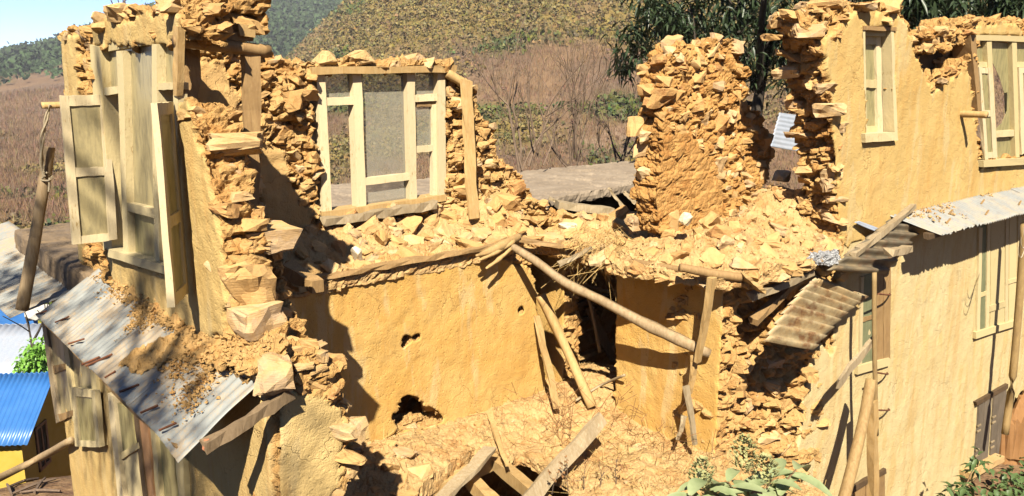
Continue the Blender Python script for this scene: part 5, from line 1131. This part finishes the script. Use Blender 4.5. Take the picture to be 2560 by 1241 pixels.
def at_s(px, py, s):   # point on a sight line at ground distance s
    d = MW @ np.array([px - 1280.0, py - 620.5, FPX]); return Vector((0, 0, CAM_Z)) + Vector(d) * (s / math.hypot(d[0], d[1]))
def gable(name, label, eave0, eave1, rise, run, wall_h, mat_roof, mat_wl, window=None, waves=30, over=.35):
    """small house: eave line eave0-eave1 towards us, ridge 'run' behind it"""
    t = thing(name, label, 'house', (0, 0, 0)); e0, e1 = Vector(eave0), Vector(eave1); d = (e1 - e0); d.z = 0; L = d.length; d.normalize(); b = Vector((-d.y, d.x, 0));
    if b.dot(Vector((FW[0], FW[1], 0))) < 0: b = -b
    r0, r1 = e0 + b * run + Vector((0, 0, rise)), e1 + b * run + Vector((0, 0, rise)); f0, f1 = e0 + b * 2 * run, e1 + b * 2 * run
    sheet('roof', [e0, e1, r1, r0], waves, .03, mat_roof, t, nv=4, th=.02, per=4); sheet('roof', [f0, f1, r1 + b * .01, r0 + b * .01], waves, .03, mat_roof, t, nv=4, th=.02, per=4)
    w0, w1 = e0 + d * over + b * over, e1 - d * over + b * over; w2, w3 = f1 - d * over - b * over, f0 + d * over - b * over; dn = Vector((0, 0, -wall_h)); up = Vector((0, 0, over * rise / run - .06))
    mb = MB(); mb.hexa([w0 + dn, w1 + dn, w2 + dn, w3 + dn, w0 + up, w1 + up, w2 + up, w3 + up])
    g0, g1 = (w0 + w3) / 2 + Vector((0, 0, rise - .1)), (w1 + w2) / 2 + Vector((0, 0, rise - .1))
    mb.add([w0 + up, w3 + up, g0, w1 + up, w2 + up, g1], [(0, 1, 2), (3, 5, 4), (0, 2, 5, 3), (1, 4, 5, 2)]); mb.build('wall', mat_wl, t)
    for q in (window or []):
        u0, u1, z0, z1 = q; p = w1 + (w2 - w1) * u0; p2 = w1 + (w2 - w1) * u1; fr = thing('window', None, None); fr.parent = t
        mb = MB(); k = d * .05
        for a_, b_, c0, c1 in ((p, p + (p2 - p) * .14, z0, z1), (p2 - (p2 - p) * .14, p2, z0, z1), (p, p2, z0, z0 + .1), (p, p2, z1 - .1, z1), (p + (p2 - p) * .46, p + (p2 - p) * .54, z0, z1)):
            mb.hexa([a_ + Vector((0, 0, -c0)), b_ + Vector((0, 0, -c0)), b_ + k + Vector((0, 0, -c0)), a_ + k + Vector((0, 0, -c0)), a_ + Vector((0, 0, -c1)), b_ + Vector((0, 0, -c1)), b_ + k + Vector((0, 0, -c1)), a_ + k + Vector((0, 0, -c1))])
        mb.build('frame', M['wood_redbrown'], fr); mb = MB(); k = d * .02
        mb.hexa([p + Vector((0, 0, -z0)), p2 + Vector((0, 0, -z0)), p2 + k + Vector((0, 0, -z0)), p + k + Vector((0, 0, -z0)), p + Vector((0, 0, -z1)), p2 + Vector((0, 0, -z1)), p2 + k + Vector((0, 0, -z1)), p + k + Vector((0, 0, -z1))]); mb.build('pane', M['dark'], fr)
    return t
e1 = at_s(68, 1112, 27.5); e0 = e1 - Vector((.82, -.57, 0)) * 7
gable('blue_roof_house', 'small yellow house with a bright blue tin roof below at the lower left', e0, e1, 1.5, 2.3, 3.0, M['tin_blue'], M['yellow_wall'], [(.22, .42, .0, 1.5)], 44)
e1 = at_s(150, 936, 38); e0 = e1 - Vector((.79, -.61, 0)) * 12
gable('silver_roof_house', 'house with a pale silver corrugated roof behind the blue roof at far left', e0, e1, 1.3, 3.2, 3.0, M['tin_silver'], M['white_wall'], None, 40)
t_ = at_s(20, 770, 50); mb = MB(); mb.add([t_ + Vector(v) for v in ((-2.2, 1.5, 0), (1.2, -1, .1), (1.6, .2, .9), (-1.6, 2.6, .9), (0, 0, 1.0))], [(0, 1, 4), (1, 2, 4), (2, 3, 4), (3, 0, 4)]); mb.add([t_ + Vector((-2, 1.4, -2)), t_ + Vector((1.1, -1, -2)), t_ + Vector((1.2, -.9, 0)), t_ + Vector((-2, 1.5, 0))], [(0, 1, 2, 3)])
tag(mb.build('tarpaulin', M['tin_blue']), 'blue tarpaulin over a heap below the bark covered pole', 'tarpaulin')
for i, (px, py, col) in enumerate(((92, 782, 'white_wall'), (60, 752, 'tin_silver'))):
    boulder('sack', ['white sacks heaped at the foot of the bark covered pole, far below', 'grey sheet heap beside the blue tarpaulin'][i], at_s(px, py, 48), (1.3, 1.1, .9), M[col], 60 + i, cat='sack')

# ------------------------------------------------------------------ trees
class Leafy:
    def __init__(self): self.V = []; self.F = []
    def leaf(self, p, d, ln, wd, up, droop=.3, fold=.0):
        """one leaf blade from p along d"""
        d = d.normalized(); s = d.cross(up); s = s.normalized() if s.length > 1e-3 else Vector((1, 0, 0)); n = s.cross(d); b = len(self.V)
        m = p + d * ln * .5 - Vector((0, 0, ln * droop * .3)); e = p + d * ln * .92 - Vector((0, 0, ln * droop)); lift = n * wd * .3
        self.V += [tuple(p), tuple(p + d * ln * .22 + s * wd * .42 + lift * .5), tuple(m + s * wd * .5 + lift), tuple(e), tuple(m - s * wd * .5 + lift), tuple(p + d * ln * .22 - s * wd * .42 + lift * .5), tuple(m)]
        self.F += [(b, b + 1, b + 2, b + 6), (b, b + 6, b + 4, b + 5), (b + 6, b + 2, b + 3), (b + 6, b + 3, b + 4)]
    def build(self, name, mat, parent): return link(name, mesh_from(name, self.V, self.F, mat, True), parent)
def limb_tree(mb, p, d, ln, r, depth, rg, tips, spread=.6, shrink=.72, up=.1, kids=(2, 4), minr=.006, seg=3):
    pts = [Vector(p)]; q = Vector(p); dd = Vector(d).normalized()
    for i in range(seg):
        dd = (dd + Vector(rg.normal(0, .13, 3)) + Vector((0, 0, up * .3))).normalized(); q = q + dd * (ln / seg); pts.append(q)
    rr = [r * (1 - .42 * i / seg) for i in range(seg + 1)]
    mb.log(pts, rr, n=6 if r > .03 else 4, seed=int(rg.integers(1e6)), rough=.05)
    if depth == 0 or r < minr: tips.append((q, dd)); return
    for k in range(int(rg.integers(*kids))):
        a = pts[int(rg.integers(max(1, seg - 1), seg + 1))]
        nd = (dd + Vector(rg.normal(0, spread, 3)) + Vector((0, 0, up))).normalized()
        limb_tree(mb, a, nd, ln * shrink * rg.uniform(.75, 1.15), r * .56, depth - 1, rg, tips, spread, shrink, up, kids, minr, seg)
def big_tree(name, label, base, limbs, clump_c, mat, seed, leafn=(19, 31), lf=(.17, .28, .05)):
    rg = np.random.default_rng(seed); t = thing(name, label, 'tree', (0, 0, 0)); mb = MB(); tips = []
    for (p, d, ln, r, dep) in limbs: limb_tree(mb, p, d, ln, r, dep, rg, tips, spread=.55, up=.05)
    mb.build('trunk', M['bark_dark'], t, True); L = Leafy()
    C = [tuple(c) for c in clump_c] + [tuple(q) for q, _ in tips if q.z > 7.2]
    for c in C:
        c = Vector(c); ax = Vector(rg.normal(0, 1, 3)); ax.z = abs(ax.z) * .4; ax.normalize()
        for k in range(int(rg.integers(*leafn))):
            d = Vector(rg.normal(0, 1, 3)); d.z = d.z * .5 - .45; d.normalize(); p = c + Vector(rg.normal(0, .13, 3))
            L.leaf(p, d, rg.uniform(lf[0], lf[1]), lf[2] * rg.uniform(.8, 1.3), Vector(rg.normal(0, .3, 3)) + Vector((0, 0, 1)), droop=rg.uniform(.1, .6))
    L.build('crown', mat, t); return t
rg = np.random.default_rng(33)
def spots(regs, s0, s1):
    out = []
    for (x0, y0, x1, y1, n) in regs:
        for _ in range(n): out.append(at_s(rg.uniform(x0, x1), rg.uniform(y0, y1), rg.uniform(s0, s1)))
    return out
cl = spots([(1600, -10, 1700, 60, 14), (1570, 60, 1660, 100, 6), (1545, 105, 1640, 130, 5), (1548, 135, 1600, 185, 5), (1660, 10, 2060, 90, 60), (1680, -120, 2300, 10, 90), (1860, 60, 2010, 200, 26), (1660, 60, 1720, 100, 6), (2260, -60, 2560, 40, 60), (2300, 20, 2420, 80, 16), (2460, -80, 2700, 30, 30), (1560, -80, 1700, -10, 10)], 15.5, 18.5)
b0 = at_s(1800, 620, 16.5)
big_tree('mango_tree', 'dark broad-crowned tree with long drooping leaves behind the ruin', b0, [(at_s(1850, 480, 17), at_s(1900, 150, 17) - at_s(1850, 480, 17), 3.0, .15, 3), (at_s(1882, 262, 17), Vector(tuple(-RT) + (.35,)), 1.2, .06, 2), (at_s(1872, 330, 17), at_s(1730, 60, 16.5) - at_s(1872, 330, 17), 1.7, .08, 2)], cl[:-106] + cl[-10:], M['leaf_dark'], 5)
big_tree('mango_tree', 'second dark long-leaved tree behind the upper right facade', b0, [(at_s(2330, 300, 17.5), at_s(2360, 0, 17.5) - at_s(2330, 300, 17.5), 2.6, .12, 3)], cl[-106:-10], M['leaf_dark'], 6)
# tree uphill behind the photographer: its thin crown dapples the left wall and the awning
rg = np.random.default_rng(44); sd = -SUN_TRAVEL; cl = []
for _ in range(400):
    y = rg.uniform(4.6, 10.5); z = rg.uniform(1.6, 4.75); 
    if fbm(np.array([[y * 1.0, z * 1.3, 0]]), .9, 2, 77)[0] + .10 < 0: continue
    if y < 5.45 and z > 3.4 and rg.random() < .93: continue
    if y > 5.0 and z > 4.1 and rg.random() < .72: continue
    cl.append(Vector((XL, y, z)) + sd * rg.uniform(11.0, 14.5))
SHADE = big_tree('shade_tree', 'thin-leaved tree on the terrace behind the photographer', None, [(Vector((-7.5, -5.5, 4.0)), Vector((.25, .35, 1)), 5.5, .16, 3)], cl[:105], M['leaf_mid'], 9, leafn=(12, 20), lf=(.12, .2, .05))
# bare shrubs on the slope beyond the slab
for i, (px, py, s, n, hgt) in enumerate(((1318, 420, 15.5, 9, 2.3), (1440, 415, 17.5, 9, 2.2), (1540, 405, 19, 6, 1.5))):
    rg = np.random.default_rng(50 + i); mb = MB(); tips = []; b = at_s(px, py, s)
    for k in range(n):
        d = Vector((RT[0], RT[1], 0)) * rg.normal(0, .5) + Vector((FW[0], FW[1], 0)) * rg.normal(0, .3) + Vector((0, 0, 1)); limb_tree(mb, b + Vector(rg.normal(0, .12, 3)), d, hgt * rg.uniform(.35, .6), rg.uniform(.020, .034), 3, rg, tips, spread=.32, up=.28, kids=(1, 4), minr=.0025, shrink=.78)
    mb.V = [tuple(v) for v in mb.V]
    t = thing('bare_shrub', ['leafless many-stemmed shrub nearest the broken back wall', 'leafless shrub in the middle behind the concrete slab', 'low leafless shrub next to the free-standing wall remnant'][i], 'shrub', (0, 0, 0), None)
    mb.build('stems', M['twig'], t)
# green tree by the silver roof
rg = np.random.default_rng(61); cl = [at_s(rg.normal(92, 16), rg.normal(905, 24), rg.uniform(31, 33)) for _ in range(90)]
big_tree('young_tree', 'bright green young tree between the blue roof and the silver roof', None, [(at_s(98, 1010, 32), Vector((0, 0, 1)), 2.2, .08, 2)], cl, M['leaf_bright'], 12, leafn=(14, 22), lf=(.14, .24, .09))

# ------------------------------------------------------------------ air
hm = bpy.data.materials.new('haze'); hm.use_nodes = True; ht = hm.node_tree; ht.nodes.clear()
ho = ht.nodes.new('ShaderNodeOutputMaterial'); hv = ht.nodes.new('ShaderNodeVolumePrincipled'); hv.inputs['Color'].default_value = (.80, .84, .95, 1); hv.inputs['Density'].default_value = .00016; hv.inputs['Anisotropy'].default_value = .0
ht.links.new(hv.outputs[0], ho.inputs['Volume'])
zlo = float(Z.min()) - 1; zhi = float(Z.max()) + 25
mb = MB(); mb.box((-2750, -2750, zlo), (2750, 2750, zhi)); tag(mb.build('haze', hm), kind='stuff')
# ------------------------------------------------------------------ plants near the house
def broad_plant(name, label, base, leaves, cones, mat, seed, ln=.30, wd=.12):
    rg = np.random.default_rng(seed); t = thing(name, label, 'plant', (0, 0, 0)); mb = MB(); n_leaf = 0
    for (tip) in leaves:
        tip, l = tip; d = (tip - base); mb.log([base, base + d * .5 + Vector((0, 0, .04)), tip], [.014, .011, .007], n=5, seed=int(rg.integers(9999)))
        for k in range(6):
            az = k * 2.4 + rg.uniform(0, .5); v = Vector((math.cos(az), math.sin(az), rg.uniform(-.15, .5))); L = Leafy(); N_ = 5; a = tip - d * (.05 * k); v.normalize()
            s = v.cross(Vector((0, 0, 1))).normalized(); nrm = s.cross(v); V = []; F = []; q = l * rg.uniform(.65, 1.1); dr = rg.uniform(.1, .55)
            for i in range(N_ + 1):
                u = i / N_; w_ = wd * (q / ln) * (math.sin(math.pi * min(1, u * .92 + .06)) ** .8) * .5; c = a + v * q * u - Vector((0, 0, dr * q * u * u)); V += [tuple(c - s * w_ + nrm * w_ * .45), tuple(c), tuple(c + s * w_ + nrm * w_ * .45)]
            for i in range(N_): F += [(3 * i, 3 * i + 1, 3 * i + 4, 3 * i + 3), (3 * i + 1, 3 * i + 2, 3 * i + 5, 3 * i + 4)]
            link('leaf', mesh_from('leaf', V, F, mat, True), t); n_leaf += 1
    mb.build('stem', M['stem'], t)
    for c, h, w in cones:
        L = Leafy()
        for i in range(230):
            u = rg.random(); a = rg.uniform(0, 6.28); r = w * (math.sin(math.pi * (u * .85 + .12)) ** .8) * (1 + .25 * math.sin(a * 5 + u * 9)); p = c + Vector((math.cos(a) * r, math.sin(a) * r, h * u)); L.leaf(p, Vector((math.cos(a), math.sin(a), 1.1)), .035, .02, Vector((0, 0, 1)), .1)
        L.build('flower_head', M['flower'], t)
    return t
b = P3(1875, 1330, 1, 3.0)
Yp = 3.0
broad_plant('broadleaf_plant', 'grey-green broad-leaved plant with knobbly flower cones in front of the broken wall end', b,
    [(P3(1930, 1195, 1, Yp), .32), (P3(1990, 1175, 1, Yp), .34), (P3(1820, 1205, 1, Yp), .28), (P3(1760, 1215, 1, Yp), .32), (P3(1870, 1230, 1, Yp - .1), .30), (P3(1725, 1240, 1, Yp - .1), .28), (P3(1950, 1240, 1, Yp - .1), .3)],
    [(P3(1858, 1178, 1, Yp), .26, .075), (P3(1908, 1218, 1, Yp - .05), .24, .085), (P3(1752, 1225, 1, Yp), .22, .06)], M['leaf_grey'], 71)
rg = np.random.default_rng(72)
def bush(name, label, pts, mat, n, lf, seed, spread=.12):
    rg = np.random.default_rng(seed); t = thing(name, label, 'bush', (0, 0, 0)); L = Leafy(); mb = MB(); b = Vector(pts[0]) - Vector((0, 0, .6))
    for p in pts:
        p = Vector(p); mb.log([b, (b + p) / 2 + Vector(rg.normal(0, .05, 3)), p], [.015, .01, .006], n=4)
        for k in range(n): L.leaf(p + Vector(rg.normal(0, spread, 3)), Vector(rg.normal(0, 1, 3)), rg.uniform(*lf[:2]), lf[2], Vector((0, 0, 1)), .3)
    mb.build('stems', M['stem'], t); L.build('foliage', mat, t)
bush('leafy_bush', 'dark leafy bush at the foot of the facade beside the small plank door', [P3(rg.uniform(2490, 2640), rg.uniform(1185, 1290), 1, rg.uniform(3.1, 3.6)) for _ in range(36)], M['leaf_mid'], 16, (.08, .16, .07), 73)
bush('tall_weed', 'weed with upright leaves below the pale facade', [Vector((9.5 + .28 * i, 3.25, .42 + .08 * i * (-1) ** i)) for i in range(3)], M['leaf_mid'], 22, (.12, .22, .05), 74, .06)
o, P, Nn, pm = mass('earth_bank', [(13.7, 3.85), (14.0, 3.5), (15, 2.9), (17.5, 3.0), (17.5, 4.1), (13.6, 4.08)], 'z', -1.2, .5, M['red_earth'], vox=.06, amp=.08, seed=75, top=lambda x, y: -.1 + .75 * sstep(13.2, 14.2, x) * sstep(2.95, 4.0, y) + .3 * sstep(2.9, 3.3, y))
tag(o, 'bank of reddish earth against the facade at the lower right', 'earth bank', kind='structure')
mb = MB()
for k in range(3):
    p = P3(2548 + 6 * k, 640 - 24 * k, 1, 3.3); mb.log([p + Vector((.25, 0, .25)), p + Vector((.10, 0, -.02)), p + Vector((-.02, 0, .02)), p + Vector((-.06, 0, .12))], [.007, .006, .005, .003], n=4, seed=k)
tag(mb.build('dry_twigs', M['twig_pale']), 'pale curling dry twigs hanging in at the right edge', 'twigs')
# dry weeds and straw
def straw(name, label, P, n, ln, mat, seed, up=.6, kind='stuff', r=.0022, parent=None, hang=False):
    rg = np.random.default_rng(seed); V = []; F = []
    for i in range(n):
        p = Vector(P[rg.integers(len(P))]) + Vector(rg.normal(0, .01, 3)); d = Vector((rg.normal(0, 1), rg.normal(0, 1), rg.normal(up, .4) * (-1 if hang else 1))).normalized(); l = rg.uniform(*ln); c = Vector(rg.normal(0, .35, 3)); q = [p, p + d * l * .5 + c * l * .12, p + d * l + c * l * .5]; s = d.cross(Vector((rg.normal(0, 1), rg.normal(0, 1), 1))).normalized() * r; s2 = d.cross(s).normalized() * r
        b = len(V)
        for a in q: V += [tuple(a - s), tuple(a + s), tuple(a + s2 * 1.6)]
        for j in (0, 3): F += [(b + j, b + j + 1, b + j + 4, b + j + 3), (b + j + 1, b + j + 2, b + j + 5, b + j + 4), (b + j + 2, b + j, b + j + 3, b + j + 5)]
    o = link(name, mesh_from(name, V, F, mat), parent); return tag(o, label, None if parent else 'dry weeds', kind=kind)
P, Nn = RF; up = P[(Nn[:, 2] > .4)]
m1 = up[(up[:, 0] > 4.4) & (up[:, 1] < 5.2)]; m2 = up[(up[:, 0] > 3.4) & (up[:, 1] > 4.6)]
straw('dry_grass', 'dry grass and straw growing through the debris floor', m1, 480, (.05, .20), M['straw'], 81, .8)
straw('dry_straw', 'straw scattered thinly over the debris of the room', m2, 350, (.04, .14), M['straw'], 82, .25)
cl = []
rg = np.random.default_rng(83)
for (px, py, y, n) in ((1345, 1000, 5.9, 40), (1400, 1060, 5.3, 90), (1395, 1120, 5.2, 40), (1545, 1020, 4.9, 60), (1600, 1080, 4.6, 60), (1690, 1120, 4.2, 60)):
    c = P3(px, py, 1, y)
    for _ in range(n): cl.append(c + Vector(rg.normal(0, .16, 3)) * (1 if rg.random() < .7 else .4))
straw('dead_weeds', 'tangled brown dead weeds standing on the debris floor', cl, 170, (.06, .24), M['weed'], 84, .7, r=.0026)
cl = [P3(rg.uniform(1425, 1560), rg.uniform(560, 660), 0, rg.uniform(5.62, 5.9)) for _ in range(200)]
straw('hanging_roots', 'pale roots and straw hanging from the floor edge over the doorway', cl, 220, (.12, .45), M['straw'], 85, 1.0, hang=True)
cl = [P3(rg.uniform(2010, 2040), 20, 0, 6) for _ in range(2)]
mb = MB(); tips = []; rg = np.random.default_rng(86)
for k in range(6): limb_tree(mb, P3(292 + 5 * k, 30, 0, 2.0), Vector((rg.normal(0, .3), rg.normal(0, .3), 1)), .16, .005, 2, rg, tips, .5, .7, .1, (1, 4), .001)
tag(mb.build('dry_twigs', M['twig']), 'dry twigs sprouting on top of the left wall', 'twigs')
for k in range(5):
    mb = MB(); tips = []; limb_tree(mb, P3(1380 + 40 * k, 1235 - 6 * k, 2, 1.7), Vector((rg.normal(0, .4), rg.normal(0, .4), 1)), .14, .005, 2, rg, tips, .5, .7, .1, (2, 4), .001)
    L = Leafy()
    for q, d in tips:
        for _ in range(3): L.leaf(q, Vector(rg.normal(0, 1, 3)), .03, .014, Vector((0, 0, 1)), .2)
    t = thing('seedling', ['small dry weed at the foot of the broad slanting plank', 'small dry weed second from the broad slanting plank', 'small dry weed midway between the slanting plank and the broad-leaved plant', 'small dry weed second from the broad-leaved plant', 'small dry weed nearest the broad-leaved plant'][k], 'weed', group='small weeds on the debris floor'); mb.build('stems', M['twig'], t); L.build('foliage', M['weed'], t)
